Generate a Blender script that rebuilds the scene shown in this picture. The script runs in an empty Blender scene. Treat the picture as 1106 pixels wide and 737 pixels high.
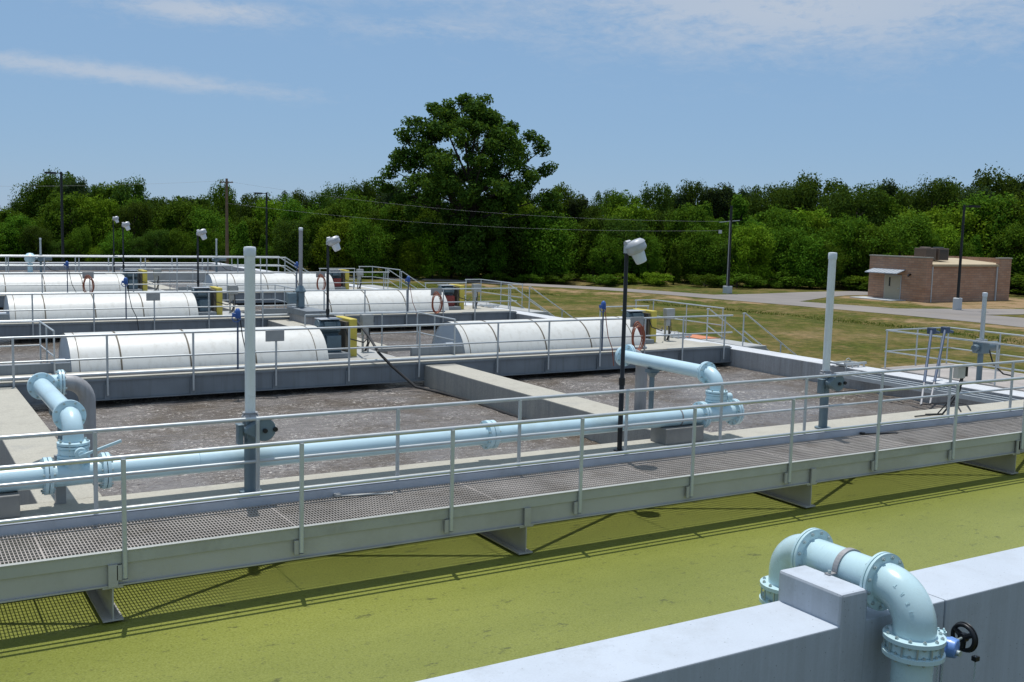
import bpy, math, random
from mathutils import Vector, Matrix
R_ = math.radians
rnd = random.Random(7)
sc = bpy.context.scene
COL = sc.collection
PI = math.pi

# ------------------------------------------------------------------ materials
def nt(m):
    m.use_nodes = True
    t = m.node_tree
    t.nodes.clear()
    return t, t.nodes, t.links

def N(ns, kind, **kw):
    n = ns.new(kind)
    for k, v in kw.items():
        setattr(n, k, v)
    return n

def ramp(ns, stops):
    r = ns.new('ShaderNodeValToRGB')
    els = r.color_ramp.elements
    while len(els) < len(stops):
        els.new(0.5)
    for e, (p, c) in zip(els, stops):
        e.position = p
        e.color = (c[0], c[1], c[2], 1) if not isinstance(c, (int, float)) else (c, c, c, 1)
    return r

def noise(ns, ln, vec, scale, detail=5, rough=0.55, stretch=None):
    n = ns.new('ShaderNodeTexNoise')
    n.inputs['Scale'].default_value = scale
    n.inputs['Detail'].default_value = detail
    n.inputs['Roughness'].default_value = rough
    if stretch:
        mp = ns.new('ShaderNodeMapping')
        mp.inputs['Scale'].default_value = stretch
        ln.new(vec, mp.inputs['Vector'])
        vec = mp.outputs[0]
    ln.new(vec, n.inputs['Vector'])
    return n

def mixc(ns, ln, fac, a, b, mode='MIX'):
    m = ns.new('ShaderNodeMix')
    m.data_type = 'RGBA'
    m.blend_type = mode
    for sock, v in ((m.inputs[0], fac), (m.inputs[6], a), (m.inputs[7], b)):
        if isinstance(v, (int, float)):
            sock.default_value = v
        elif isinstance(v, tuple):
            sock.default_value = (v[0], v[1], v[2], 1)
        else:
            ln.new(v, sock)
    return m.outputs[2]

def mk(name, col, rough=0.6, metal=0.0, var=0.18, scale=3.0, bump=0.0, bscale=60, dirt=None, dscale=1.2,
       damt=0.5, streak=False, spec=0.5, coat=0.0):
    m = bpy.data.materials.new(name)
    t, ns, ln = nt(m)
    out = ns.new('ShaderNodeOutputMaterial')
    b = ns.new('ShaderNodeBsdfPrincipled')
    ln.new(b.outputs[0], out.inputs[0])
    tc = ns.new('ShaderNodeTexCoord')
    v = tc.outputs['Object']
    n1 = noise(ns, ln, v, scale, 6, 0.6)
    lo = tuple(c * (1 - var) for c in col)
    hi = tuple(min(1, c * (1 + var)) for c in col)
    r1 = ramp(ns, [(0.3, lo), (0.7, hi)])
    ln.new(n1.outputs[0], r1.inputs[0])
    c = r1.outputs[0]
    if dirt:
        n2 = noise(ns, ln, v, dscale, 8, 0.7, stretch=(6, 6, 0.35) if streak else None)
        r2 = ramp(ns, [(0.5, 0.0), (0.72, damt)])
        ln.new(n2.outputs[0], r2.inputs[0])
        c = mixc(ns, ln, r2.outputs[0], c, dirt)
    ln.new(c, b.inputs['Base Color'])
    b.inputs['Roughness'].default_value = rough
    n3 = noise(ns, ln, v, scale * 4, 3)
    mr = ns.new('ShaderNodeMapRange')
    mr.inputs[3].default_value = max(0.02, rough - 0.12)
    mr.inputs[4].default_value = min(1, rough + 0.12)
    ln.new(n3.outputs[0], mr.inputs[0])
    ln.new(mr.outputs[0], b.inputs['Roughness'])
    b.inputs['Metallic'].default_value = metal
    b.inputs['Specular IOR Level'].default_value = spec
    b.inputs['Coat Weight'].default_value = coat
    if bump:
        nb = noise(ns, ln, v, bscale, 6, 0.65)
        bp = ns.new('ShaderNodeBump')
        bp.inputs['Strength'].default_value = bump
        bp.inputs['Distance'].default_value = 0.02
        ln.new(nb.outputs[0], bp.inputs['Height'])
        ln.new(bp.outputs[0], b.inputs['Normal'])
    return m

M = {}
M['alu'] = mk('aluminium', (0.52, 0.55, 0.555), 0.38, 0.4, 0.08, 2, dirt=(0.32, 0.33, 0.31), damt=0.35)
M['alu_dull'] = mk('dull_aluminium', (0.44, 0.44, 0.42), 0.5, 0.25, 0.07, 0.8, bump=0.1, bscale=30, dirt=(0.26, 0.25, 0.22), damt=0.45, dscale=0.5)
M['fascia'] = mk('weathered_fascia', (0.42, 0.43, 0.40), 0.5, 0.25, 0.1, 1.6, dirt=(0.15, 0.14, 0.11), damt=0.55, dscale=0.8)
M['toe'] = mk('toe_plate_metal', (0.50, 0.54, 0.60), 0.4, 0.25, 0.06, 2, dirt=(0.25, 0.25, 0.24), damt=0.4)
M['girder'] = mk('blue_grey_girder', (0.205, 0.23, 0.25), 0.55, 0.2, 0.14, 1.2, dirt=(0.12, 0.12, 0.115), damt=0.5, streak=True)
M['grate'] = mk('walkway_grating', (0.36, 0.325, 0.295), 0.65, 0.05, 0.22, 0.9, dirt=(0.16, 0.13, 0.10), damt=0.6, dscale=1.5)
M['conc_top'] = mk('concrete', (0.40, 0.385, 0.33), 0.85, 0, 0.12, 1.3, bump=0.25, bscale=25, dirt=(0.20, 0.18, 0.15), damt=0.55, dscale=0.7)
M['conc_pale'] = mk('pale_concrete', (0.50, 0.52, 0.53), 0.8, 0, 0.08, 1.3, bump=0.2, bscale=25, dirt=(0.30, 0.29, 0.27), damt=0.5, dscale=0.7)
M['conc_side'] = M['conc_top']
M['conc_block'] = mk('grey_concrete_block', (0.24, 0.235, 0.22), 0.85, 0, 0.15, 2.5, bump=0.3, bscale=40)
M['pipe'] = mk('pale_blue_pipe_paint', (0.52, 0.70, 0.765), 0.33, 0, 0.04, 1.5, dirt=(0.36, 0.44, 0.42), damt=0.5, dscale=1.0, coat=0.15)
M['pipe_fg'] = mk('pale_green_blue_paint', (0.50, 0.68, 0.715), 0.28, 0, 0.04, 1.5, dirt=(0.36, 0.42, 0.38), damt=0.5, dscale=1.3, coat=0.25, bump=0.03, bscale=50)
M['pipe_grey'] = mk('bare_grey_pipe', (0.33, 0.33, 0.335), 0.55, 0.2, 0.12, 2, dirt=(0.15, 0.12, 0.10), damt=0.5, streak=True)
M['bolt'] = mk('bolt_steel', (0.42, 0.50, 0.50), 0.35, 0.5, 0.1, 8)
M['rubber'] = mk('dark_gap_gasket', (0.09, 0.08, 0.06), 0.7)  # dark brown ring in the joint between valve body and flanges
M['drum'] = mk('white_fibreglass', (0.66, 0.66, 0.62), 0.45, 0, 0.04, 0.9, dirt=(0.47, 0.45, 0.39), damt=0.6, dscale=1.0, coat=0.1, streak=True)
M['drum_end'] = mk('grey_drum_end', (0.40, 0.46, 0.52), 0.5, 0, 0.06, 1.5, dirt=(0.25, 0.26, 0.26), damt=0.5)
M['seam'] = mk('drum_seam', (0.12, 0.10, 0.07), 0.7)
M['yellow'] = mk('yellow_guard', (0.58, 0.47, 0.07), 0.5, 0, 0.08, 3, dirt=(0.3, 0.24, 0.08), damt=0.4)
M['black'] = mk('black_metal', (0.012, 0.013, 0.015), 0.4, 0.2, 0.2, 4)
M['blackplastic'] = mk('black_rubber', (0.015, 0.015, 0.015), 0.6, 0, 0.2, 4)
M['motor'] = mk('blue_grey_motor', (0.10, 0.15, 0.18), 0.45, 0.2, 0.15, 4)
M['red'] = mk('dark_red_gearbox', (0.23, 0.035, 0.025), 0.45, 0, 0.15, 4)
M['hose'] = mk('orange_brown_hose', (0.36, 0.11, 0.055), 0.55, 0, 0.2, 8)
M['blue'] = mk('blue_sensor', (0.03, 0.10, 0.33), 0.4, 0, 0.12, 8)
M['valve_blue'] = mk('blue_gear_operator', (0.14, 0.28, 0.62), 0.35, 0, 0.08, 8, coat=0.2)
M['pole_blue'] = mk('steel_blue_pole', (0.06, 0.09, 0.15), 0.6, 0.0, 0.1, 4)
M['cbox'] = mk('grey_control_box', (0.36, 0.365, 0.35), 0.45, 0.2, 0.1, 4)
M['beige'] = mk('beige_box', (0.52, 0.50, 0.44), 0.5, 0, 0.05, 6)
M['stand'] = mk('blue_grey_stand', (0.15, 0.205, 0.235), 0.45, 0.2, 0.12, 3, dirt=(0.10, 0.10, 0.09), damt=0.5)
M['stemtube'] = mk('cloudy_plastic_tube', (0.68, 0.71, 0.70), 0.3, 0, 0.08, 2.5, dirt=(0.30, 0.30, 0.27), damt=0.6, streak=True, coat=0.3)
M['cap'] = mk('white_cap', (0.62, 0.66, 0.70), 0.4, 0, 0.05, 3)
M['lampgrey'] = mk('lamp_grey', (0.42, 0.44, 0.46), 0.45, 0.2, 0.08, 10)
M['wood'] = mk('pole_wood', (0.17, 0.11, 0.075), 0.9, 0, 0.2, 2, bump=0.3, bscale=20)
M['orange'] = mk('orange_slab_paint', (0.55, 0.20, 0.09), 0.7, 0, 0.1, 2)
M['hvac'] = mk('brown_unit', (0.13, 0.095, 0.075), 0.5, 0.2, 0.1, 4)
M['door'] = mk('beige_door', (0.38, 0.34, 0.25), 0.5, 0, 0.05, 3)
M['roof'] = mk('tan_roof', (0.44, 0.36, 0.235), 0.8, 0, 0.08, 1)
M['awning'] = mk('grey_awning', (0.42, 0.46, 0.50), 0.45, 0.3, 0.08, 3)
M['asphalt'] = mk('asphalt', (0.215, 0.195, 0.18), 0.9, 0, 0.14, 0.25, bump=0.3, bscale=15, dirt=(0.30, 0.26, 0.21), damt=0.5, dscale=0.12)
M['trunk'] = mk('bark', (0.045, 0.035, 0.027), 0.95, 0, 0.25, 3, bump=0.5, bscale=12)

def brick_mat():
    m = bpy.data.materials.new('brown_brick')
    t, ns, ln = nt(m)
    out = ns.new('ShaderNodeOutputMaterial'); b = ns.new('ShaderNodeBsdfPrincipled')
    ln.new(b.outputs[0], out.inputs[0])
    tc = ns.new('ShaderNodeTexCoord')
    sx = ns.new('ShaderNodeSeparateXYZ'); ln.new(tc.outputs['Object'], sx.inputs[0])
    ad = N(ns, 'ShaderNodeMath', operation='ADD'); ln.new(sx.outputs[0], ad.inputs[0]); ln.new(sx.outputs[1], ad.inputs[1])
    cb = ns.new('ShaderNodeCombineXYZ'); ln.new(ad.outputs[0], cb.inputs[0]); ln.new(sx.outputs[2], cb.inputs[1])
    br = ns.new('ShaderNodeTexBrick')
    br.inputs['Color1'].default_value = (0.34, 0.185, 0.115, 1)
    br.inputs['Color2'].default_value = (0.45, 0.265, 0.17, 1)
    br.inputs['Mortar'].default_value = (0.25, 0.18, 0.135, 1)
    br.inputs['Scale'].default_value = 1.0
    br.inputs['Mortar Size'].default_value = 0.018
    br.inputs['Brick Width'].default_value = 0.6
    br.inputs['Row Height'].default_value = 0.2
    ln.new(cb.outputs[0], br.inputs['Vector'])
    n = noise(ns, ln, tc.outputs['Object'], 0.9, 8, 0.7)
    rr = ramp(ns, [(0.45, 0.0), (0.75, 0.45)])
    ln.new(n.outputs[0], rr.inputs[0])
    c = mixc(ns, ln, rr.outputs[0], br.outputs[0], (0.42, 0.31, 0.25))
    ln.new(c, b.inputs['Base Color'])
    b.inputs['Roughness'].default_value = 0.85
    bp = ns.new('ShaderNodeBump'); bp.inputs['Strength'].default_value = 0.6; bp.inputs['Distance'].default_value = 0.02
    bp.invert = True
    ln.new(br.outputs['Fac'], bp.inputs['Height']); ln.new(bp.outputs[0], b.inputs['Normal'])
    return m
M['brick'] = brick_mat()

def wall_mat(name, base, stain, side_stain_shade, amt=0.8):
    """cast concrete: blotches everywhere, run-down streaks and painted-in shade on the upright faces"""
    m = bpy.data.materials.new(name)
    t, ns, ln = nt(m)
    out = ns.new('ShaderNodeOutputMaterial'); b = ns.new('ShaderNodeBsdfPrincipled')
    ln.new(b.outputs[0], out.inputs[0])
    tc = ns.new('ShaderNodeTexCoord'); v = tc.outputs['Object']
    n1 = noise(ns, ln, v, 0.8, 8, 0.65)
    r1 = ramp(ns, [(0.3, tuple(c * 0.93 for c in base)), (0.7, tuple(c * 1.05 for c in base))])
    ln.new(n1.outputs[0], r1.inputs[0])
    n2 = noise(ns, ln, v, 2.2, 8, 0.7)
    r2 = ramp(ns, [(0.52, 0.0), (0.75, 0.6)]); ln.new(n2.outputs[0], r2.inputs[0])
    c = mixc(ns, ln, r2.outputs[0], r1.outputs[0], stain)
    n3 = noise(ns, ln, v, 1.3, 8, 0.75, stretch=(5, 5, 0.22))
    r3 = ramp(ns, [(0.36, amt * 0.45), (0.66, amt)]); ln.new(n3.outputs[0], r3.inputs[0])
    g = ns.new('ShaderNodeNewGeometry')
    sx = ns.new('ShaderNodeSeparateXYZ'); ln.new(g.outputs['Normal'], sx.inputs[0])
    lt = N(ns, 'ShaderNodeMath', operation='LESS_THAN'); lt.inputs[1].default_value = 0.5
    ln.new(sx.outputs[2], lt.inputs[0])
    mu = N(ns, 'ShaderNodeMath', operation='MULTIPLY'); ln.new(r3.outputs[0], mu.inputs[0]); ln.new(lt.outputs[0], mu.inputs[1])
    c = mixc(ns, ln, mu.outputs[0], c, side_stain_shade)  # upright faces toned down: run-down streaks plus shade put into the colour
    # fine aggregate speckle
    n4 = noise(ns, ln, v, 45, 3, 0.6)
    r4 = ramp(ns, [(0.35, 0.86), (0.65, 1.06)]); ln.new(n4.outputs[0], r4.inputs[0])
    c = mixc(ns, ln, 0.25 if 'paint' in name else 1.0, c, r4.outputs[0], 'MULTIPLY')
    n6 = noise(ns, ln, v, 38, 2, 0.5)
    r6 = ramp(ns, [(0.70, 0.0), (0.73, 0.7)]); ln.new(n6.outputs[0], r6.inputs[0])
    c = mixc(ns, ln, r6.outputs[0], c, tuple(q * 0.45 for q in side_stain_shade))
    n7 = noise(ns, ln, v, 0.9, 9, 0.8)
    r7 = ramp(ns, [(0.56, 0.0), (0.66, 0.35)]); ln.new(n7.outputs[0], r7.inputs[0])
    c = mixc(ns, ln, r7.outputs[0], c, side_stain_shade)
    ln.new(c, b.inputs['Base Color'])
    b.inputs['Roughness'].default_value = 0.7 if 'paint' in name else 0.88
    bp = ns.new('ShaderNodeBump'); bp.inputs['Strength'].default_value = 0.12 if 'paint' in name else 0.35; bp.inputs['Distance'].default_value = 0.01
    nb = noise(ns, ln, v, 18, 8, 0.7)
    ln.new(nb.outputs[0], bp.inputs['Height']); ln.new(bp.outputs[0], b.inputs['Normal'])
    return m
M['conc_paint'] = wall_mat('painted_concrete', (0.46, 0.51, 0.57), (0.38, 0.41, 0.44), (0.28, 0.30, 0.315), 0.6)
M['wall'] = wall_mat('tank_wall_concrete', (0.43, 0.41, 0.345), (0.30, 0.275, 0.23), (0.22, 0.225, 0.225))
M['wall_pale'] = wall_mat('pale_wall_concrete', (0.56, 0.58, 0.60), (0.42, 0.42, 0.41), (0.23, 0.22, 0.205))

def pond_mat():
    m = bpy.data.materials.new('duckweed_water')
    t, ns, ln = nt(m)
    out = ns.new('ShaderNodeOutputMaterial'); b = ns.new('ShaderNodeBsdfPrincipled')
    ln.new(b.outputs[0], out.inputs[0])
    tc = ns.new('ShaderNodeTexCoord'); v = tc.outputs['Object']
    nf = noise(ns, ln, v, 42, 4, 0.7)
    r = ramp(ns, [(0.28, (0.080, 0.096, 0.014)), (0.40, (0.168, 0.186, 0.026)), (0.52, (0.205, 0.226, 0.040)), (0.72, (0.250, 0.272, 0.075))])
    ln.new(nf.outputs[0], r.inputs[0])
    nl = noise(ns, ln, v, 0.35, 6, 0.65, stretch=(0.6, 1.4, 1))
    rl = ramp(ns, [(0.3, (0.82, 0.84, 0.72)), (0.7, (1.12, 1.10, 1.12))])
    ln.new(nl.outputs[0], rl.inputs[0])
    c = mixc(ns, ln, 1.0, r.outputs[0], rl.outputs[0], 'MULTIPLY')
    # dark open spots where the weed has parted
    nd = noise(ns, ln, v, 3.2, 9, 0.75, stretch=(0.8, 1.5, 1))
    rd = ramp(ns, [(0.61, 0.0), (0.65, 0.7)])
    ln.new(nd.outputs[0], rd.inputs[0])
    c = mixc(ns, ln, rd.outputs[0], c, (0.045, 0.05, 0.015))
    nd2 = noise(ns, ln, v, 14, 6, 0.7)
    rd2 = ramp(ns, [(0.60, 0.0), (0.66, 0.6)])
    ln.new(nd2.outputs[0], rd2.inputs[0])
    c = mixc(ns, ln, rd2.outputs[0], c, (0.06, 0.06, 0.02))
    ln.new(c, b.inputs['Base Color'])
    b.inputs['Roughness'].default_value = 0.42
    b.inputs['Specular IOR Level'].default_value = 0.45
    bp = ns.new('ShaderNodeBump'); bp.inputs['Strength'].default_value = 0.35; bp.inputs['Distance'].default_value = 0.006
    nb = noise(ns, ln, v, 90, 3, 0.7)
    ln.new(nb.outputs[0], bp.inputs['Height']); ln.new(bp.outputs[0], b.inputs['Normal'])
    return m
M['pond'] = pond_mat()

def ditch_mat():
    m = bpy.data.materials.new('brown_sludge_water')
    t, ns, ln = nt(m)
    out = ns.new('ShaderNodeOutputMaterial'); b = ns.new('ShaderNodeBsdfPrincipled')
    ln.new(b.outputs[0], out.inputs[0])
    tc = ns.new('ShaderNodeTexCoord'); v = tc.outputs['Object']
    n1 = noise(ns, ln, v, 0.55, 7, 0.6)
    r1 = ramp(ns, [(0.42, (0.190, 0.172, 0.158)), (0.60, (0.125, 0.100, 0.075))])
    ln.new(n1.outputs[0], r1.inputs[0])
    # scum and froth flecks drifting in patches, pale ones and brown ones
    c = r1.outputs[0]
    def flecks(c, pscale, p0, p1, fscale, det, f0, f1, col, st):
        patch = noise(ns, ln, v, pscale, 5, 0.65, stretch=(1, 1.5, 1))
        rp = ramp(ns, [(p0, 0.0), (p1, 1.0)]); ln.new(patch.outputs[0], rp.inputs[0])
        fl = noise(ns, ln, v, fscale, det, 0.6, stretch=st)
        rf = ramp(ns, [(f0, 0.0), (f1, 1.0)]); ln.new(fl.outputs[0], rf.inputs[0])
        mu = N(ns, 'ShaderNodeMath', operation='MULTIPLY'); ln.new(rp.outputs[0], mu.inputs[0]); ln.new(rf.outputs[0], mu.inputs[1])
        return mixc(ns, ln, mu.outputs[0], c, col)
    c = flecks(c, 0.5, 0.46, 0.58, 5.0, 6, 0.54, 0.62, (0.25, 0.225, 0.20), (1, 1.9, 1))
    c = flecks(c, 0.8, 0.46, 0.58, 9.0, 4, 0.56, 0.61, (0.060, 0.036, 0.022), (1, 2.0, 1))
    c = flecks(c, 0.7, 0.49, 0.57, 12.0, 3, 0.585, 0.63, (0.52, 0.48, 0.43), (1, 1.7, 1))
    c = flecks(c, 1.3, 0.48, 0.56, 24.0, 2, 0.645, 0.68, (0.72, 0.70, 0.66), (1, 1.4, 1))
    ln.new(c, b.inputs['Base Color'])
    b.inputs['Roughness'].default_value = 0.2
    b.inputs['IOR'].default_value = 1.33
    nb = noise(ns, ln, v, 2.6, 6, 0.62, stretch=(1, 1.7, 1))
    bp = ns.new('ShaderNodeBump'); bp.inputs['Strength'].default_value = 0.9; bp.inputs['Distance'].default_value = 0.12
    ln.new(nb.outputs[0], bp.inputs['Height']); ln.new(bp.outputs[0], b.inputs['Normal'])
    return m
M['ditch'] = ditch_mat()

def lawn_mat():
    m = bpy.data.materials.new('mown_grass')
    t, ns, ln = nt(m)
    out = ns.new('ShaderNodeOutputMaterial'); b = ns.new('ShaderNodeBsdfPrincipled')
    ln.new(b.outputs[0], out.inputs[0])
    tc = ns.new('ShaderNodeTexCoord'); v = tc.outputs['Object']
    n1 = noise(ns, ln, v, 0.16, 8, 0.68)
    r1 = ramp(ns, [(0.40, (0.060, 0.082, 0.012)), (0.50, (0.098, 0.100, 0.022)), (0.58, (0.140, 0.122, 0.042)), (0.68, (0.22, 0.165, 0.085))])
    ln.new(n1.outputs[0], r1.inputs[0])
    n2 = noise(ns, ln, v, 6.0, 6, 0.75)
    r2 = ramp(ns, [(0.3, 0.72), (0.7, 1.22)]); ln.new(n2.outputs[0], r2.inputs[0])
    c = mixc(ns, ln, 1.0, r1.outputs[0], r2.outputs[0], 'MULTIPLY')
    n3 = noise(ns, ln, v, 0.8, 7, 0.72)
    r3 = ramp(ns, [(0.50, 0.0), (0.62, 0.7)]); ln.new(n3.outputs[0], r3.inputs[0])
    c = mixc(ns, ln, r3.outputs[0], c, (0.19, 0.135, 0.062))
    n5 = noise(ns, ln, v, 1.9, 8, 0.78, stretch=(1, 1, 1))
    r5 = ramp(ns, [(0.40, (0.62, 0.70, 0.55)), (0.60, (1.28, 1.18, 1.15))]); ln.new(n5.outputs[0], r5.inputs[0])
    c = mixc(ns, ln, 1.0, c, r5.outputs[0], 'MULTIPLY')
    # bare sandy strip by the road (it keeps its place on the ground)
    at = ns.new('ShaderNodeAttribute'); at.attribute_name = 'sand'
    n4 = noise(ns, ln, v, 0.5, 8, 0.7)
    ad = N(ns, 'ShaderNodeMath', operation='ADD'); ln.new(n4.outputs[0], ad.inputs[0]); ln.new(at.outputs['Fac'], ad.inputs[1])
    r4 = ramp(ns, [(0.95, 0.0), (1.2, 1.0)])
    sb = N(ns, 'ShaderNodeMath', operation='MULTIPLY'); sb.inputs[1].default_value = 0.75
    ln.new(ad.outputs[0], sb.inputs[0])
    r4.color_ramp.elements[0].position = 0.56; r4.color_ramp.elements[1].position = 0.68
    ln.new(sb.outputs[0], r4.inputs[0])
    c = mixc(ns, ln, r4.outputs[0], c, (0.30, 0.205, 0.115))
    ln.new(c, b.inputs['Base Color'])
    b.inputs['Roughness'].default_value = 0.95
    b.inputs['Specular IOR Level'].default_value = 0.1
    bp = ns.new('ShaderNodeBump'); bp.inputs['Strength'].default_value = 0.8; bp.inputs['Distance'].default_value = 0.08
    nb = noise(ns, ln, v, 9, 6, 0.75)
    ln.new(nb.outputs[0], bp.inputs['Height']); ln.new(bp.outputs[0], b.inputs['Normal'])
    return m
M['lawn'] = lawn_mat()

def leaf_mat(name, dark, light):
    m = bpy.data.materials.new(name)
    t, ns, ln = nt(m)
    out = ns.new('ShaderNodeOutputMaterial')
    g = ns.new('ShaderNodeNewGeometry')
    oi = ns.new('ShaderNodeObjectInfo')
    r = ramp(ns, [(0.0, dark), (0.65, tuple((a + b_) / 2 for a, b_ in zip(dark, light))), (1.0, light)])
    ln.new(g.outputs['Random Per Island'], r.inputs[0])
    hs = ns.new('ShaderNodeHueSaturation')
    mr = ns.new('ShaderNodeMapRange'); mr.inputs[3].default_value = 0.65; mr.inputs[4].default_value = 1.35
    ln.new(oi.outputs['Random'], mr.inputs[0]); ln.new(mr.outputs[0], hs.inputs['Value'])
    mr2 = ns.new('ShaderNodeMapRange'); mr2.inputs[3].default_value = 0.485; mr2.inputs[4].default_value = 0.515
    ln.new(oi.outputs['Random'], mr2.inputs[0]); ln.new(mr2.outputs[0], hs.inputs['Hue'])
    ln.new(r.outputs[0], hs.inputs['Color'])
    d = ns.new('ShaderNodeBsdfPrincipled'); d.inputs['Roughness'].default_value = 0.8
    d.inputs['Specular IOR Level'].default_value = 0.05
    ln.new(hs.outputs[0], d.inputs['Base Color'])
    tr = ns.new('ShaderNodeBsdfTranslucent')
    ln.new(mixc(ns, ln, 0.35, hs.outputs[0], (0.16, 0.24, 0.01)), tr.inputs[0])
    mx = ns.new('ShaderNodeMixShader'); mx.inputs[0].default_value = 0.32
    ln.new(d.outputs[0], mx.inputs[1]); ln.new(tr.outputs[0], mx.inputs[2]); ln.new(mx.outputs[0], out.inputs[0])
    return m
M['leaf_dark'] = leaf_mat('dark_leaves', (0.020, 0.046, 0.007), (0.075, 0.130, 0.016))
M['leaf_mid'] = leaf_mat('mid_leaves', (0.034, 0.086, 0.006), (0.120, 0.215, 0.016))
M['leaf_light'] = leaf_mat('light_leaves', (0.070, 0.140, 0.006), (0.200, 0.300, 0.018))
M['leaf_pine'] = leaf_mat('pine_needles', (0.016, 0.032, 0.014), (0.045, 0.075, 0.028))
M['grassblade'] = leaf_mat('grass_blades', (0.05, 0.085, 0.010), (0.12, 0.15, 0.03))

# ------------------------------------------------------------------ mesh builder
def root_loc(p):
    while p.parent:
        p = p.parent
    return Vector(p.location)

def frame(axis):
    a = Vector(axis).normalized()
    u = a.orthogonal().normalized() if abs(a.z) > 0.999 else Vector((0, 0, 1)).cross(a).normalized()
    return a, u, a.cross(u).normalized()

class MB:
    def __init__(s):
        s.v = []; s.f = []; s.mi = []; s.cur = 0
    def add(s, vs, fs):
        o = len(s.v); s.v += [tuple(p) for p in vs]
        s.f += [tuple(i + o for i in f) for f in fs]; s.mi += [s.cur] * len(fs)
    def box(s, x0, x1, y0, y1, z0, z1):
        s.add([(x, y, z) for z in (z0, z1) for y in (y0, y1) for x in (x0, x1)],
              [(0, 2, 3, 1), (4, 5, 7, 6), (0, 1, 5, 4), (2, 6, 7, 3), (0, 4, 6, 2), (1, 3, 7, 5)])
        return s
    def beam(s, p0, p1, w, h):
        p0 = Vector(p0); p1 = Vector(p1); a, u, w2 = frame(p1 - p0)
        vs = [p + u * (i * w / 2) + w2 * (j * h / 2) for p in (p0, p1) for i, j in ((-1, -1), (1, -1), (1, 1), (-1, 1))]
        s.add(vs, [(3, 2, 1, 0), (4, 5, 6, 7), (0, 1, 5, 4), (1, 2, 6, 5), (2, 3, 7, 6), (3, 0, 4, 7)])
        return s
    def tube(s, pts, r, n=10, cap=True):
        pts = [Vector(p) for p in pts]
        rs = r if isinstance(r, (list, tuple)) else [r] * len(pts)
        a = (pts[1] - pts[0]).normalized(); _, u, w = frame(a)
        vs = []; fs = []
        for i, p in enumerate(pts):
            if i == 0: d = (pts[1] - pts[0]).normalized()
            elif i == len(pts) - 1: d = (pts[-1] - pts[-2]).normalized()
            else: d = ((pts[i + 1] - p).normalized() + (p - pts[i - 1]).normalized()).normalized()
            q = a.rotation_difference(d); u = q @ u; w = q @ w; a = d
            for k in range(n):
                t = 2 * PI * k / n
                vs.append(p + (u * math.cos(t) + w * math.sin(t)) * rs[i])
        for i in range(len(pts) - 1):
            for k in range(n):
                k2 = (k + 1) % n
                fs.append((i * n + k, i * n + k2, (i + 1) * n + k2, (i + 1) * n + k))
        if cap:
            fs.append(tuple(range(n - 1, -1, -1))); fs.append(tuple((len(pts) - 1) * n + k for k in range(n)))
        s.add(vs, fs)
        return s
    def cyl(s, p0, p1, r, n=20):
        return s.tube([p0, p1], r, n)
    def lathe(s, prof, c, axis=(0, 0, 1), n=20):
        a, u, w = frame(axis); c = Vector(c); vs = []; fs = []
        for (r, z) in prof:
            for k in range(n):
                t = 2 * PI * k / n
                vs.append(c + a * z + (u * math.cos(t) + w * math.sin(t)) * max(r, 1e-4))
        for i in range(len(prof) - 1):
            for k in range(n):
                k2 = (k + 1) % n
                fs.append((i * n + k, i * n + k2, (i + 1) * n + k2, (i + 1) * n + k))
        fs.append(tuple(range(n - 1, -1, -1))); fs.append(tuple((len(prof) - 1) * n + k for k in range(n)))
        s.add(vs, fs)
        return s
    def torus(s, c, axis, R, r, n=24, m=8, sc=(1, 1)):
        a, u, w = frame(axis); c = Vector(c); vs = []; fs = []
        for i in range(n):
            t = 2 * PI * i / n; d = u * math.cos(t) * sc[0] + w * math.sin(t) * sc[1]
            dn = d.normalized()
            for k in range(m):
                q = 2 * PI * k / m
                vs.append(c + d * R + dn * (math.cos(q) * r) + a * (math.sin(q) * r))
        for i in range(n):
            for k in range(m):
                i2 = (i + 1) % n; k2 = (k + 1) % m
                fs.append((i * m + k, i2 * m + k, i2 * m + k2, i * m + k2))
        s.add(vs, fs)
        return s
    def extrude(s, outline, p0, p1, side=(0, 0, 1)):
        """outline = [(a, b)] in the plane square to p1-p0; a along 'right', b along side"""
        p0 = Vector(p0); p1 = Vector(p1); up = Vector(side); rt = (p1 - p0).normalized().cross(up).normalized(); n = len(outline)
        vs = [p + rt * a + up * b for p in (p0, p1) for a, b in outline]
        fs = [tuple(range(n - 1, -1, -1)), tuple(range(n, 2 * n))] + [(i, (i + 1) % n, n + (i + 1) % n, n + i) for i in range(n)]
        s.add(vs, fs)
        return s
    def bolts(s, c, axis, R, n, r=0.016, h=0.03, off=0.0):
        a, u, w = frame(axis); c = Vector(c)
        for k in range(n):
            t = 2 * PI * (k + 0.5) / n
            p = c + (u * math.cos(t) + w * math.sin(t)) * R + a * off
            s.cyl(p - a * h / 2, p + a * h / 2, r, 6)
        return s
    def build(s, name, mats, parent=None, loc=None, smooth=True, bevel=0.0):
        if not isinstance(mats, (list, tuple)): mats = [mats]
        org = root_loc(parent) if parent else Vector(loc if loc is not None else (0, 0, 0))
        me = bpy.data.meshes.new(name)
        me.from_pydata([(x - org.x, y - org.y, z - org.z) for x, y, z in s.v], [], s.f)
        for mt in mats: me.materials.append(mt)
        if len(mats) > 1: me.polygons.foreach_set('material_index', s.mi)
        me.update()
        if smooth:
            me.polygons.foreach_set('use_smooth', [True] * len(me.polygons))
            me.set_sharp_from_angle(angle=R_(38))
        o = bpy.data.objects.new(name, me); COL.objects.link(o)
        if parent: o.parent = parent
        else: o.location = org
        if bevel:
            md = o.modifiers.new('bevel', 'BEVEL'); md.width = bevel; md.segments = 2; md.limit_method = 'ANGLE'
        return o

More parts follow.
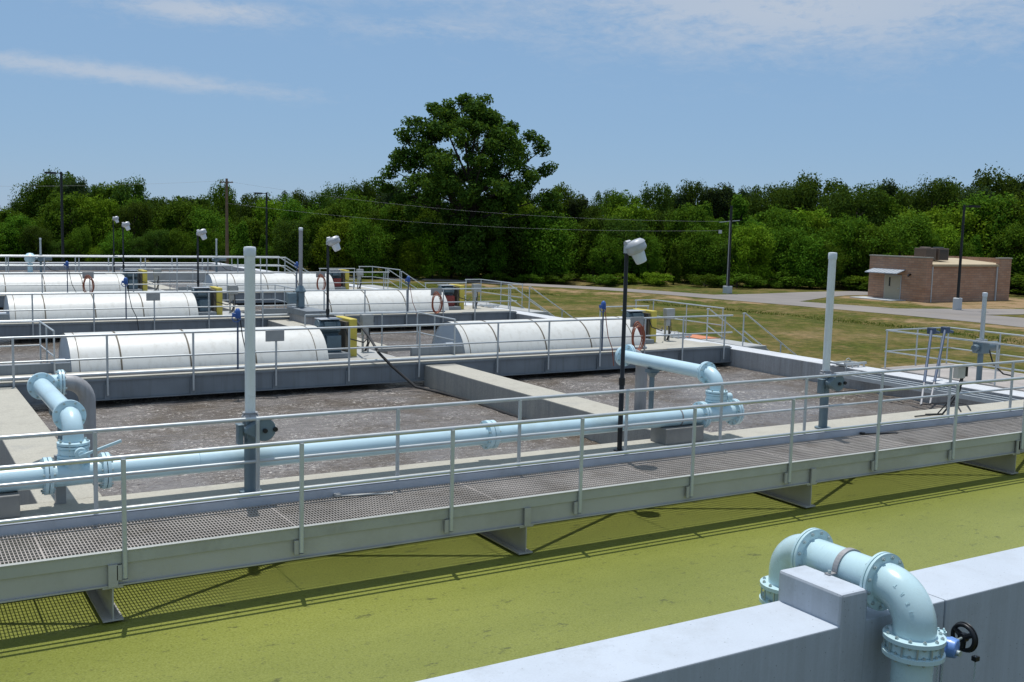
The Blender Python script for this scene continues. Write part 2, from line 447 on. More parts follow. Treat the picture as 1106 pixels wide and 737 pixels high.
def tag(o, label=None, cat=None, group=None, kind=None):
    if label: o['label'] = label
    if cat: o['category'] = cat
    if group: o['group'] = group
    if kind: o['kind'] = kind
    return o

def root(name, loc, label, cat, group=None):
    o = bpy.data.objects.new(name, None); COL.objects.link(o)
    o.location = loc; o.empty_display_size = 0.2
    return tag(o, label, cat, group)

def copy_tree(o, parent=None):
    c = o.copy(); COL.objects.link(c); c.parent = parent
    for ch in list(o.children):
        copy_tree(ch, c)
    return c

def dup(o, delta, label, **kw):
    c = copy_tree(o); c.location = Vector(o.location) + Vector(delta); c['label'] = label
    return c

def arc(c, a0, a1, r, u, w, n=9):
    c = Vector(c); u = Vector(u); w = Vector(w)
    return [c + u * (math.cos(a0 + (a1 - a0) * i / (n - 1)) * r) + w * (math.sin(a0 + (a1 - a0) * i / (n - 1)) * r) for i in range(n)]

# ------------------------------------------------------------------ setting
def sheet(name, x0, x1, y0, y1, z, mat, nx=1, ny=1):
    vs = [(x0 + (x1 - x0) * i / nx, y0 + (y1 - y0) * j / ny, z) for j in range(ny + 1) for i in range(nx + 1)]
    fs = [(j * (nx + 1) + i, j * (nx + 1) + i + 1, (j + 1) * (nx + 1) + i + 1, (j + 1) * (nx + 1) + i) for j in range(ny) for i in range(nx)]
    b = MB(); b.add(vs, fs)
    o = b.build(name, mat, smooth=False); tag(o, kind='structure')
    return o

# roads: lower (near) edge and upper (far) edge in plan
ROAD_N = [(20, 101), (39.7, 96.5), (46.7, 90.3), (50.8, 83.3), (54.4, 77.8), (56.8, 71.7), (58.2, 65.0), (59.7, 57.6), (60.5, 52.7), (61.3, 47.1), (61.4, 39.9), (60, 30), (54, 8)]
ROAD_F = [(24, 106), (42.5, 101), (50.2, 94.3), (54.6, 87.0), (58.9, 81.4), (61.6, 75.2), (63.4, 68.8), (64.9, 60.8), (66.0, 55.5), (66.9, 50.7), (68.5, 44.5), (68.5, 34), (62, 8)]

ROAD_F = [(n[0] + (f[0] - n[0]) * k, n[1] + (f[1] - n[1]) * k) for n, f, k in zip(ROAD_N, ROAD_F, [0.66] * 6 + [0.72, 0.8, 0.9, 0.95, 1, 1, 1])]

def seg_dist(p, pl):
    best = 1e9
    for a, b in zip(pl, pl[1:]):
        ax, ay = a; bx, by = b; dx, dy = bx - ax, by - ay
        t = max(0, min(1, ((p[0] - ax) * dx + (p[1] - ay) * dy) / (dx * dx + dy * dy)))
        best = min(best, math.hypot(p[0] - ax - dx * t, p[1] - ay - dy * t))
    return best

def ground():
    # one sheet to the horizon, finer where the lawn shows, with a shallow swale beside the road
    xs = [-900, -400, -150, -60, -20] + [i * 2.0 for i in range(-5, 65)] + [140, 170, 240, 400, 900]
    ys = [-900, -300, -100, -40] + [i * 2.0 for i in range(-10, 66)] + [150, 200, 300, 500, 1400]
    vs = []; sand = []
    for y in ys:
        for x in xs:
            z = -2.0
            s = 0.0
            if 10 < x < 130 and -20 < y < 130:
                d = seg_dist((x, y), ROAD_N)
                if x < 62 and d < 14:
                    z -= 0.30 * math.exp(-((d - 6.0) / 2.2) ** 2)
                s = 0.44 * math.exp(-((d - 2.0) / 2.6) ** 2) * (0.6 + 0.4 * math.sin(x * 0.9 + y * 0.4))
                db = max(abs(x - 80.5) - 7.5, abs(y - 58) - 5.5, 0)
                s = max(s, 0.40 * math.exp(-(db / 3.0) ** 2))
            vs.append((x, y, z)); sand.append(s)
    nx = len(xs)
    fs = [(j * nx + i, j * nx + i + 1, (j + 1) * nx + i + 1, (j + 1) * nx + i) for j in range(len(ys) - 1) for i in range(nx - 1)]
    b = MB(); b.add(vs, fs)
    o = b.build('lawn', M['lawn']); tag(o, kind='structure')
    at = o.data.attributes.new('sand', 'FLOAT', 'POINT')
    at.data.foreach_set('value', sand)
ground()

def road(name, near, far, z):
    b = MB(); n = len(near)
    vs = [(x, y, z) for x, y in near] + [(x, y, z) for x, y in far]
    b.add(vs, [(i, i + 1, n + i + 1, n + i) for i in range(n - 1)])
    tag(b.build(name, M['asphalt'], smooth=False), kind='structure')
def dens(pl, k=4):
    out = []
    P = [Vector((*p, 0)) for p in pl]
    for i in range(len(P) - 1):
        p0 = P[max(i - 1, 0)]; p1 = P[i]; p2 = P[i + 1]; p3 = P[min(i + 2, len(P) - 1)]
        for j in range(k):
            t = j / k
            q = 0.5 * ((2 * p1) + (p2 - p0) * t + (2 * p0 - 5 * p1 + 4 * p2 - p3) * t * t + (3 * p1 - p0 - 3 * p2 + p3) * t ** 3)
            out.append((q.x, q.y))
    out.append(pl[-1]); return out
road('road', dens(ROAD_N), dens(ROAD_F), -1.985)
road('driveway', [(61.6, 60.0), (66.0, 62.0), (70.4, 64.2), (74.3, 65.6), (84, 65.6)], [(60.8, 68.8), (66.8, 69.0), (70.8, 69.6), (74.6, 70.2), (84, 70.2)], -1.981)
# parking apron beside the right end of the road
road('parking_apron', [(66.0, 47.5), (72.5, 46.5), (80, 44.0), (95, 42)], [(64.6, 53.6), (72.5, 51.2), (80, 49.0), (95, 47)], -1.977)

sheet('pond_water', -14, 48, 7.39, 13.6, -0.83, M['pond'])
def churned_water():
    from mathutils import noise as mn
    b = MB(); xs = [2.45 + 0.085 * i for i in range(238)]; ys = [14.38 + 0.085 * j for j in range(119)]
    vs = []
    for y in ys:
        for x in xs:
            e = min(1, (x - 2.3) * 3, abs(x - 22.75) * 3)
            h = mn.fractal(Vector((x * 1.1, y * 1.7, 0.3)), 0.9, 2.1, 5) * 0.030 + abs(mn.noise(Vector((x * 4.2, y * 6.0, 2.0)))) * 0.022
            vs.append((x, y, -0.545 + h * e))
    n = len(xs)
    b.add(vs, [(j * n + i, j * n + i + 1, (j + 1) * n + i + 1, (j + 1) * n + i) for j in range(len(ys) - 1) for i in range(n - 1)])
    x1, y1 = xs[-1], ys[-1]
    b.add([(-14, 14.38, -0.545), (2.45, 14.38, -0.545), (2.45, y1, -0.545), (-14, y1, -0.545)], [(0, 1, 2, 3)])
    b.add([(-14, y1, -0.545), (22.65, y1, -0.545), (22.65, 83.8, -0.545), (-14, 83.8, -0.545)], [(0, 1, 2, 3)])
    tag(b.build('ditch_water', M['ditch'], smooth=True), kind='structure')
churned_water()
sheet('pond_floor', -14, 48, 7.39, 13.6, -1.9, M['conc_block'])

# walls: each one a thing
def wall(label, x0, x1, y0, y1, mat='wall', z0=-2.3, z1=0.0, group='concrete tank walls', bevel=0.018):
    cx, cy = (x0 + x1) / 2, (y0 + y1) / 2
    o = MB().box(x0, x1, y0, y1, z0, z1).build('concrete_wall', M[mat], loc=(cx, cy, z0), bevel=bevel, smooth=False)
    return tag(o, label, 'wall', group)
wall('long concrete wall between the green pond and the brown tanks, under the blue pipe', -14, 34, 13.6, 14.38)
wall('cream topped concrete wall at far left, passing under the left pipe riser', 1.66, 2.45, 14.38, 24.40)
wall('cream topped divider wall in the middle between the two nearest brown tanks', 12.08, 12.95, 14.38, 24.40)
wall('divider wall at left between the first and second walkways', 1.66, 2.45, 25.55, 37.22)
wall('divider wall in the middle between the first and second walkways', 12.08, 12.95, 28.6, 37.22)
wall('divider wall at left between the second and third walkways', 1.66, 2.45, 38.4, 49.85)
wall('divider wall in the middle between the second and third walkways', 12.08, 12.95, 41.4, 49.85)
wall('divider wall at left beyond the third walkway', 1.66, 2.45, 51.1, 68.8)
wall('divider wall in the middle beyond the third walkway', 12.08, 12.95, 54.2, 68.8)
wall('pale topped outer wall along the right side of the tanks beside the lawn', 22.65, 23.43, 14.38, 84.6, 'wall_pale')
wall('pale far end wall of the tanks below the trees', -14, 22.65, 83.8, 84.6, 'wall_pale')

# foreground wall with raised pedestal
fw = root('foreground_wall', (12, 7, -3), 'pale painted concrete wall in the lower right foreground with a raised pedestal beside the pipe', 'wall')
MB().box(-14, 9.19, 6.60, 7.39, -3.0, 0.0).box(9.215, 48, 6.60, 7.39, -3.0, 0.0).box(9.19, 9.215, 6.615, 7.39, -3.0, -0.004).build('wall_body', M['conc_paint'], fw, bevel=0.022, smooth=False)
MB().box(7.655, 8.025, 6.59, 7.41, -3.0, 0.315).build('pedestal', M['conc_paint'], fw, bevel=0.03, smooth=False)

# ------------------------------------------------------------------ railings
def railing(parent, line, zb, post_at, h=1.07, mid=0.47, r=0.027, pr=0.026, pz=0.0, name='railing'):
    """line = polyline in plan (its rails); post_at = [(x, y)]"""
    b = MB()
    ins = [Vector((x, y, 0)) for x, y in line]
    for z in (h - r, mid):
        b.tube([(p.x, p.y, zb + z) for p in ins], r if z > mid + 0.1 else r * 0.85, 10)
    o = b.build(name, M['alu'], parent)
    for x, y in post_at:
        MB().tube([(x, y, zb + pz), (x, y, zb + h - r * 1.5)], pr, 10).build('post', M['alu'], o)
    return o

# ------------------------------------------------------------------ front walkway
def front_walkway():
    X0, X1 = -5.0, 30.0
    w = root('grating_walkway', (12, 12.7, -0.8), 'long grey grating walkway with pipe handrails crossing the green pond in the foreground', 'walkway')
    gz = -0.115
    b = MB()
    x = X0
    while x < X1:
        b.box(x, x + 0.0105, 11.985, 13.475, gz - 0.025, gz)
        x += 0.04
    for k in range(15):
        y = 12.03 + k * 0.1005
        b.box(X0, X1, y - 0.008, y + 0.008, gz - 0.014, gz + 0.002)
    x = X0 + 0.72
    while x < X1:
        b.box(x - 0.004, x + 0.0175, 11.99, 13.47, gz - 0.034, gz + 0.001)
        x += 2.88
    b.build('grating_deck', M['grate'], w, smooth=False)
    # near girder: fascia channel over a recessed web with a bottom flange
    b = MB()
    b.box(X0, X1, 11.925, 11.98, -0.15, 0.0).box(X0, X1, 11.905, 11.9245, -0.012, 0.002)
    b.build('fascia', M['fascia'], w, smooth=False, bevel=0.003)
    for name, ya, yb, y2 in (('near_girder', 11.955, 11.975, 12.10), ('far_girder', 13.45, 13.47, 13.33)):
        b = MB()
        b.box(X0, X1, ya, yb, -0.385, -0.155)
        b.box(X0, X1, min(ya, y2) - 0.03, max(yb, y2), -0.402, -0.3855)
        b.build(name, M['alu_dull'], w, smooth=False)
    b = MB(); b.box(X0, X1, 13.49, 13.51, -0.15, 0.0).box(X0, X1, 13.49, 13.56, -0.006, 0.008)
    b.build('toe_plate', M['toe'], w, smooth=False)
    for xb in (-3.15, 2.12, 7.5, 12.98, 18.43, 23.9):
        b = MB()
        b.box(xb - 0.11, xb + 0.11, 11.93, 13.6, -0.80, -0.782)
        b.box(xb - 0.11, xb + 0.11, 11.93, 13.6, -0.425, -0.405)
        b.box(xb - 0.008, xb + 0.008, 11.935, 13.6, -0.782, -0.425)
        b.box(xb - 0.12, xb + 0.12, 11.90, 12.02, -0.404, -0.388) if False else None
        b.build('cross_beam', M['alu_dull'], w, smooth=False)
        MB().box(xb - 0.05, xb + 0.05, 11.90, 11.925, -0.40, -0.15).build('splice_plate', M['alu_dull'], w, smooth=False)
    b = MB()
    bx = (-3.15, 2.12, 7.5, 12.98, 18.43, 23.9)
    for i, (a, c) in enumerate(zip(bx, bx[1:])):
        mid = (a + c) / 2
        b.beam((a, 12.05, -0.345), (mid, 13.4, -0.345), 0.07, 0.012).beam((mid, 13.4, -0.357), (c, 12.05, -0.357), 0.07, 0.012)
    b.build('brace', M['alu_dull'], w, smooth=False)
    px = [2.245 + 2.035 * k for k in range(-3, 13)]
    rn = railing(w, [(X0, 11.92), (X1, 11.92)], 0.0, [(p, 11.895) for p in px], pz=-0.31, pr=0.028)
    rf = railing(w, [(X0, 13.55), (X1, 13.55)], 0.0, [(p - 0.02, 13.53) for p in px], pz=-0.02, pr=0.028)
    # brackets that clamp the near posts to the fascia
    for p in px:
        MB().box(p - 0.085, p - 0.03, 11.90, 11.925, -0.33, -0.16).box(p - 0.03, p + 0.03, 11.872, 11.925, -0.335, -0.325).build('post_bracket', M['alu_dull'], w, smooth=False)
    return w
front_walkway()

# small plates lying on the deck
for xx, lab in ((5.35, 'flat grey strap lying on the grating deck near the left actuator stand'), (15.9, 'dark flat strap lying on the grating deck toward the right')):
    o = MB().beam((xx, 13.44, -0.10), (xx + 0.75, 13.25, -0.10), 0.06, 0.012).cyl((xx, 13.44, -0.105), (xx, 13.44, -0.07), 0.05, 12).build('hold_down_strap', M['alu_dull'] if xx < 10 else M['black'], loc=(xx, 13.4, -0.11))
    tag(o, lab, 'strap')
# junction box on the far handrail
o = root('junction_box', (18.95, 13.55, 0.9), 'small beige electrical box fixed to the far handrail at right', 'electrical box')
MB().box(18.83, 19.07, 13.60, 13.72, 0.77, 1.05).build('box_body', M['beige'], o, bevel=0.01)
MB().box(19.071, 19.15, 13.60, 13.72, 0.80, 1.03).build('box_lid', M['black'], o, bevel=0.005)
MB().tube([(19.08, 13.66, 0.80), (19.03, 13.68, 0.5), (18.9, 13.75, 0.25), (18.7, 13.8, 0.02), (18.3, 13.9, 0.02)], 0.02, 6).tube([(19.02, 13.66, 0.78), (18.95, 13.7, 0.45), (18.6, 13.85, 0.02), (17.9, 13.85, 0.02)], 0.014, 6).build('cable', M['blackplastic'], o)

# ------------------------------------------------------------------ blue pipeline
def flange(b, c, axis, R, t=0.035, nb=12, br=0.012, face=1):
    a = Vector(axis).normalized(); c = Vector(c)
    b.cyl(c - a * t / 2, c + a * t / 2, R, 32)

def flange_part(parent, c, axis, R, name='flange', pair=True, nb=12, gap=0.045, mat='pipe', br=0.016):
    a = Vector(axis).normalized(); c = Vector(c); b = MB()
    if pair:
        b.lathe([(R * 0.86, -gap - 0.022), (R, -gap - 0.016), (R, -0.006), (R * 0.9, -0.004)], c, a, 36)
        b.lathe([(R * 0.9, 0.004), (R, 0.006), (R, gap + 0.016), (R * 0.86, gap + 0.022)], c, a, 36)
    else:
        b.lathe([(R * 0.86, -0.026), (R, -0.02), (R, 0.02), (R * 0.86, 0.026)], c, a, 36)
    e = (gap + 0.022) if pair else 0.026
    if mat == 'pipe':
        b.cur = 1
        b.bolts(c, a, R * 0.87, nb, br, 2 * e + 0.045)
        return b.build(name, [M[mat], M['bolt']], parent)
    o = b.build(name, M[mat], parent)
    a, u, w = frame(a)
    for k in range(nb):
        t = 2 * PI * (k + 0.5) / nb
        p = c + (u * math.cos(t) + w * math.sin(t)) * R * 0.87
        h = e + 0.024
        MB().cyl(p - a * h, p + a * h, 0.009, 8).cyl(p + a * (e - 0.004), p + a * (e + 0.015), 0.019, 6).cyl(p - a * (e + 0.015), p - a * (e - 0.004), 0.019, 6).build('bolt', M['bolt'], o)
    return o

def main_pipe():
    y, z, r = 14.02, 0.425, 0.150
    p = root('blue_pipeline', (7, y, 0), 'long pale blue pipe along the tank wall behind the foreground walkway, with two risers', 'pipe')
    body = MB().tube([(-6, y, z), (2.0, y, z), (8, y, z), (13.12, y, z)], r, 32).build('pipe_run', M['pipe'], p)
    for x in (1.74, 2.42, 12.38):
        flange_part(p, (x, y, z), (1, 0, 0), 0.235, nb=12, gap=0.03)
    o = flange_part(p, (8.08, y, z), (1, 0, 0), 0.225, 'coupling', nb=8, gap=0.06)
    flange_part(p, (13.14, y, z), (1, 0, 0), 0.235, 'blind_flange', nb=12, gap=0.03)
    # clamp strap
    MB().torus((11.85, y, z), (1, 0, 0), r + 0.006, 0.012, 32, 6).build('strap', M['pipe_grey'], p)
    MB().torus((3.6, y, z), (1, 0, 0), r + 0.003, 0.005, 32, 6).build('weld_band', M['pipe'], p)
    for X, ye, xd, nm in ((2.05, 17.15, 2.72, 'left'), (12.72, 17.0, 13.36, 'right')):
        rr = 0.125; zt = 1.12; bend = 0.24
        # tee collar, riser, elbow towards the back
        MB().cyl((X, y, z), (X, y, 0.62), rr + 0.012, 28).build('tee_branch', M['pipe'], p)
        flange_part(p, (X, y, 0.64), (0, 0, 1), 0.195, nb=8, gap=0.02)
        vb = MB().lathe([(0.17, -0.045), (0.185, -0.03), (0.185, 0.03), (0.17, 0.045)], (X, y, 0.72), (0, 0, 1), 28)
        v = vb.build('butterfly_valve', M['pipe'], p)
        flange_part(p, (X, y, 0.80), (0, 0, 1), 0.195, nb=8, gap=0.02)
        if nm == 'left':
            MB().cyl((X + 0.05, y - 0.16, 0.72), (X + 0.05, y - 0.27, 0.72), 0.075, 16).cyl((X + 0.05, y - 0.27, 0.72), (X + 0.05, y - 0.30, 0.72), 0.04, 12).beam((X + 0.02, y - 0.30, 0.70), (X + 0.52, y - 0.30, 0.86), 0.035, 0.03).build('valve_handle', M['pipe'], v)
        else:
            MB().cyl((X + 0.16, y - 0.05, 0.72), (X + 0.28, y - 0.05, 0.72), 0.07, 16).build('valve_handle', M['pipe'], v)
        pts = [(X, y, 0.80), (X, y, zt - bend)] + arc((X, y + bend, zt - bend), PI, PI / 2, bend, (0, 1, 0), (0, 0, 1))[1:]
        MB().tube(pts, rr, 28).build('riser_elbow', M['pipe'], p)
        flange_part(p, (X, y + bend + 0.04, zt), (0, 1, 0), 0.20, nb=8, gap=0.02)
        MB().tube([(X, y + bend, zt), (X, ye - bend, zt)], rr, 28).build('overhead_pipe', M['pipe'], p)
        flange_part(p, (X, ye - bend, zt), (0, 1, 0), 0.20, nb=8, gap=0.02)
        MB().tube(arc((X + bend, ye - bend, zt), PI, PI / 2, bend, (1, 0, 0), (0, 1, 0)) + [(X + bend + 0.05, ye, zt)], rr, 28).build('end_elbow', M['pipe'], p)
        flange_part(p, (X + bend + 0.06, ye, zt), (1, 0, 0), 0.20, nb=8, gap=0.02)
        g = X + bend + 0.06; b2 = 0.30
        MB().tube([(g, ye, zt), (xd - b2 + 0.001, ye, zt)] + arc((xd - b2 + 0.001, ye, zt - b2), PI / 2, 0, b2, (1, 0, 0), (0, 0, 1))[1:] + [(xd, ye, -1.2)], rr * 0.97, 28).build('drop_pipe', M['pipe_grey'], p)
    # small support props under the overhead pipes
    MB().cyl((12.72, 15.85, -1.0), (12.72, 15.85, 0.85), 0.05, 12).box(12.6, 12.84, 15.78, 15.92, 0.92, 0.985).tube([(12.72, 15.85, 0.83), (12.72, 15.85, 0.92)], [0.05, 0.12], 12).build('support_stand', M['stand'], p)
    MB().cyl((2.15, 15.7, 0.0), (2.15, 15.7, 0.9), 0.06, 12).box(2.0, 2.3, 15.6, 15.8, 0.9, 0.985).build('support_stand', M['stand'], p)
    MB().box(1.86, 1.98, 14.22, 14.34, 0.0, 0.62).build('support_post', M['pipe_grey'], p)
main_pipe()
tag(MB().box(11.44, 12.28, 13.81, 14.24, 0.0, 0.275).build('pipe_support_block', M['conc_block'], loc=(11.8, 14, 0), bevel=0.012, smooth=False), 'grey concrete block holding up the right end of the blue pipe', 'concrete block', 'pipe support blocks')
tag(MB().box(0.25, 1.40, 13.80, 14.24, 0.0, 0.275).build('pipe_support_block', M['conc_block'], loc=(0.8, 14, 0), bevel=0.012, smooth=False), 'grey concrete block under the blue pipe at the left edge of the picture', 'concrete block', 'pipe support blocks')

# ------------------------------------------------------------------ foreground pipe over the wall
def fg_pipe():
    X = 8.27; r = 0.19; za = 0.335
    p = root('overflow_pipe', (X, 7.0, 0), 'pale blue bent pipe with bolted flanges crossing over the foreground wall beside the pedestal', 'pipe')
    yn, yf = 6.24, 7.87
    bn = 0.34; bf = 0.27
    MB().tube([(X, yn + bn, za), (X, yf - bf, za)], r, 48).build('top_pipe', M['pipe_fg'], p)
    MB().tube([(X, yn + bn + 0.05, za)] + arc((X, yn + bn, za - bn), PI / 2, PI, bn, (0, 1, 0), (0, 0, 1), 15) + [(X, yn, za - bn - 0.06)], r + 0.008, 48).build('near_elbow', M['pipe_fg'], p)
    MB().tube([(X, yf - bf - 0.05, za)] + arc((X, yf - bf, za - bf), PI / 2, 0, bf, (0, 1, 0), (0, 0, 1), 15) + [(X, yf, za - bf - 0.16)], r + 0.008, 48).build('far_elbow', M['pipe_fg'], p)
    flange_part(p, (X, yn + bn + 0.06, za), (0, 1, 0), 0.285, nb=12, gap=0.018, mat='pipe_fg', br=0.013)
    flange_part(p, (X, yf - bf - 0.06, za), (0, 1, 0), 0.285, nb=12, gap=0.018, mat='pipe_fg', br=0.013)
    # raised casting letters on the outer side of the near elbow
    for i, ch in enumerate('TREN'):
        ph = R_(118 + 12 * i)
        cen = Vector((X, yn + bn + math.cos(ph) * bn, za - bn + math.sin(ph) * bn))
        rad = Vector((0, math.cos(ph), math.sin(ph)))
        tan = Vector((0, -math.sin(ph), math.cos(ph)))
        nrm = (Vector((-0.80, 0, 0)) + rad * 0.60).normalized()
        fc = bpy.data.curves.new('casting_letter', 'FONT'); fc.body = ch; fc.size = 0.052; fc.extrude = 0.003; fc.align_x = 'CENTER'
        fo = bpy.data.objects.new('casting_letter', fc)
        me = bpy.data.meshes.new_from_object(fo); bpy.data.objects.remove(fo)
        xa = -tan; ya = nrm.cross(xa).normalized()
        org = root_loc(p); pos = cen + nrm * (r + 0.008)
        for v_ in me.vertices:
            q = pos + xa * v_.co.x + ya * (v_.co.y - 0.02) + nrm * v_.co.z
            v_.co = q - org
        me.materials.clear(); me.materials.append(M['pipe_fg'])
        lo = bpy.data.objects.new('casting_letter', me); COL.objects.link(lo); lo.parent = p
    # near valve body between two flanges
    z1 = za - bn - 0.075
    flange_part(p, (X, yn, z1), (0, 0, 1), 0.285, pair=False, nb=12, mat='pipe_fg', br=0.014)
    vb = MB().lathe([(0.23, -0.105), (0.245, -0.09), (0.245, -0.005), (0.23, 0.0)], (X, yn, z1 - 0.025), (0, 0, 1), 40).build('valve_body', M['pipe_fg'], p)
    MB().lathe([(0.215, -0.128), (0.215, 0.01)], (X, yn, z1 - 0.02), (0, 0, 1), 40).build('gasket', M['rubber'], vb)
    for k in range(12):
        t = 2 * PI * (k + 0.5) / 12
        px_, py_ = X + math.cos(t) * 0.262, yn + math.sin(t) * 0.262
        MB().cyl((px_, py_, z1 - 0.15), (px_, py_, z1), 0.011, 6).build('stud', M['bolt'], vb)
    flange_part(p, (X, yn, z1 - 0.15), (0, 0, 1), 0.285, pair=False, nb=12, mat='pipe_fg', br=0.012)
    MB().tube([(X, yn, z1 - 0.15), (X, yn, -3.0)], r, 48).build('down_pipe', M['pipe_fg'], p)
    z2 = za - bf - 0.155
    flange_part(p, (X, yf, z2), (0, 0, 1), 0.285, pair=False, nb=12, mat='pipe_fg', br=0.014)
    v2 = MB().lathe([(0.22, -0.13), (0.22, 0.0)], (X, yf, z2 - 0.02), (0, 0, 1), 40).build('spacer_ring', M['pipe_fg'], p)
    for k in range(12):
        t = 2 * PI * (k + 0.5) / 12
        px_, py_ = X + math.cos(t) * 0.262, yf + math.sin(t) * 0.262
        MB().cyl((px_, py_, z2 - 0.17), (px_, py_, z2), 0.011, 6).build('stud', M['bolt'], v2)
    flange_part(p, (X, yf, z2 - 0.17), (0, 0, 1), 0.285, pair=False, nb=12, mat='pipe_fg', br=0.012)
    MB().tube([(X, yf, z2 - 0.17), (X, yf, -1.8)], r, 40).build('down_pipe', M['pipe_grey'], p)
    # pipe strap anchored to the pedestal
    b = MB(); n = 18
    for i in range(n):
        a0 = PI - PI * i / n; a1 = PI - PI * (i + 1) / n
        q = [(X + math.cos(a) * rr, yy, za + math.sin(a) * rr) for a in (a0, a1) for rr in (r + 0.004, r + 0.018) for yy in (7.03, 7.09)]
        b.add(q, [(0, 1, 3, 2), (4, 6, 7, 5), (0, 4, 5, 1), (2, 3, 7, 6), (0, 2, 6, 4), (1, 5, 7, 3)])
    b.box(X - 0.31, X - r - 0.002, 7.03, 7.09, 0.316, 0.330)
    o = b.build('pipe_strap', M['pipe_grey'], p)
    MB().cyl((X - 0.275, 7.06, 0.32), (X - 0.275, 7.06, 0.36), 0.018, 6).build('strap_bolt', M['bolt'], o)
    # gear operator, handwheel and chain
    zc = -0.225
    zc = -0.26; by0 = 6.22
    g = MB()
    g.lathe([(0.05, -0.09), (0.088, -0.085), (0.098, 0.0), (0.088, 0.075), (0.05, 0.085)], (8.74, by0 - 0.02, zc), (0.35, -1, 0), 20)
    g.beam((8.62, by0, zc + 0.01), (8.84, by0 - 0.02, zc + 0.01), 0.10, 0.13)
    g.cyl((8.50, by0, zc), (8.66, by0, zc), 0.06, 16)
    go = g.build('gear_operator', M['valve_blue'], p, bevel=0.008)
    MB().cyl((8.74, by0 - 0.10, zc - 0.02), (8.74, by0 - 0.15, zc - 0.02), 0.028, 12).build('gear_cap', M['bolt'], go)
    MB().cyl((8.64, by0, zc + 0.06), (8.64, by0, zc + 0.17), 0.05, 12).bolts((8.64, by0, zc + 0.17), (0, 0, 1), 0.035, 4, 0.010, 0.05).build('mounting_lug', M['pipe_fg'], go)
    MB().cyl((8.82, by0 - 0.01, zc + 0.035), (8.97, by0, zc + 0.045), 0.013, 10).build('shaft', M['bolt'], go)
    wc = Vector((8.985, by0, zc + 0.045)); ax = Vector((0.99, -0.03, 0.0)).normalized()
    w = MB().torus(wc, ax, 0.122, 0.021, 40, 10)
    a, u, v = frame(ax)
    for k in range(3):
        t = 2 * PI * k / 3 + 0.5
        d = u * math.cos(t) + v * math.sin(t)
        w.tube([wc + d * 0.02, wc + d * 0.12], [0.032, 0.022], 8)
    w.cyl(wc - ax * 0.03, wc + ax * 0.03, 0.045, 16)
    w.torus(wc + ax * 0.022, ax, 0.142, 0.008, 40, 8)
    wo = w.build('handwheel', M['black'], p)
    MB().box(wc.x - 0.02, wc.x + 0.04, wc.y - 0.165, wc.y - 0.115, wc.z - 0.185, wc.z - 0.14).build('chain_guide', M['black'], wo)
    for cx, cy in ((wc.x + 0.01, wc.y - 0.14), (wc.x - 0.21, wc.y + 0.06), (wc.x - 0.25, wc.y + 0.085)):
        b = MB(); z = wc.z - 0.15; k = 0
        while z > -1.6:
            b.torus((cx, cy, z), (1, 0, 0) if k % 2 else (0, 1, 0), 0.013, 0.0034, 10, 5, sc=(0.6, 1.0))
            z -= 0.020; k += 1
        b.build('pull_chain', M['bolt'], wo)
fg_pipe()

# ------------------------------------------------------------------ actuator stands on the near wall
def act_stand(x, y, label):
    p = root('valve_stand', (x, y, 0), label, 'valve stand', 'rising stem stands on the near wall')
    MB().cyl((x, y, 0.0), (x, y, 1.0), 0.082, 24).cyl((x, y, 0), (x, y, 0.03), 0.15, 24).build('column', M['stand'], p)
    MB().lathe([(0.10, 0.98), (0.115, 1.0), (0.115, 1.05), (0.09, 1.08), (0.10, 1.10)], (x, y, 0), n=20).bolts((x, y, 1.06), (0, 0, 1), 0.10, 6, 0.014, 0.05).build('top_collar', M['pipe_grey'], p)
    g = MB()
    # teardrop gear case facing the viewer
    n = 20; R = 0.155; cx = x + 0.13
    out = [(math.cos(a) * R, math.sin(a) * R) for a in [R_(50) + (R_(310) - R_(50)) * i / n for i in range(n + 1)]] + [(0.255, -0.03), (0.255, 0.03)]
    g.extrude([(a, b) for a, b in out], (cx, y - 0.10, 0.885), (cx, y - 0.22, 0.885))
    g.box(x - 0.08, x + 0.10, y - 0.10, y + 0.10, 0.76, 1.0)
    go = g.build('gear_case', M['stand'], p, bevel=0.012)
    MB().cyl((cx, y - 0.215, 0.875), (cx, y - 0.25, 0.875), 0.032, 12).cyl((cx + 0.14, y - 0.215, 0.885), (cx + 0.14, y - 0.25, 0.885), 0.032, 12).build('shaft_end', M['black'], go)
    MB().box(x - 0.19, x - 0.12, y - 0.10, y + 0.02, 0.68, 0.94).box(x - 0.13, x - 0.07, y - 0.08, y + 0.0, 0.80, 0.90).box(x - 0.20, x - 0.11, y - 0.11, y + 0.03, 0.94, 0.96).build('limit_switch_box', M['stand'], p, bevel=0.01)
    MB().tube([(x, y, 1.08), (x, y, 3.22)], 0.070, 24).build('stem_cover', M['stemtube'], p)
    MB().lathe([(0.078, 3.18), (0.080, 3.19), (0.080, 3.29), (0.070, 3.305), (0.03, 3.31)], (x, y, 0), n=24).build('stem_cap', M['cap'], p)
    return p
act_stand(4.23, 13.76, 'tall valve stand with pale plastic stem tube behind the left part of the walkway')
act_stand(15.19, 13.78, 'tall valve stand with pale plastic stem tube behind the right part of the walkway')

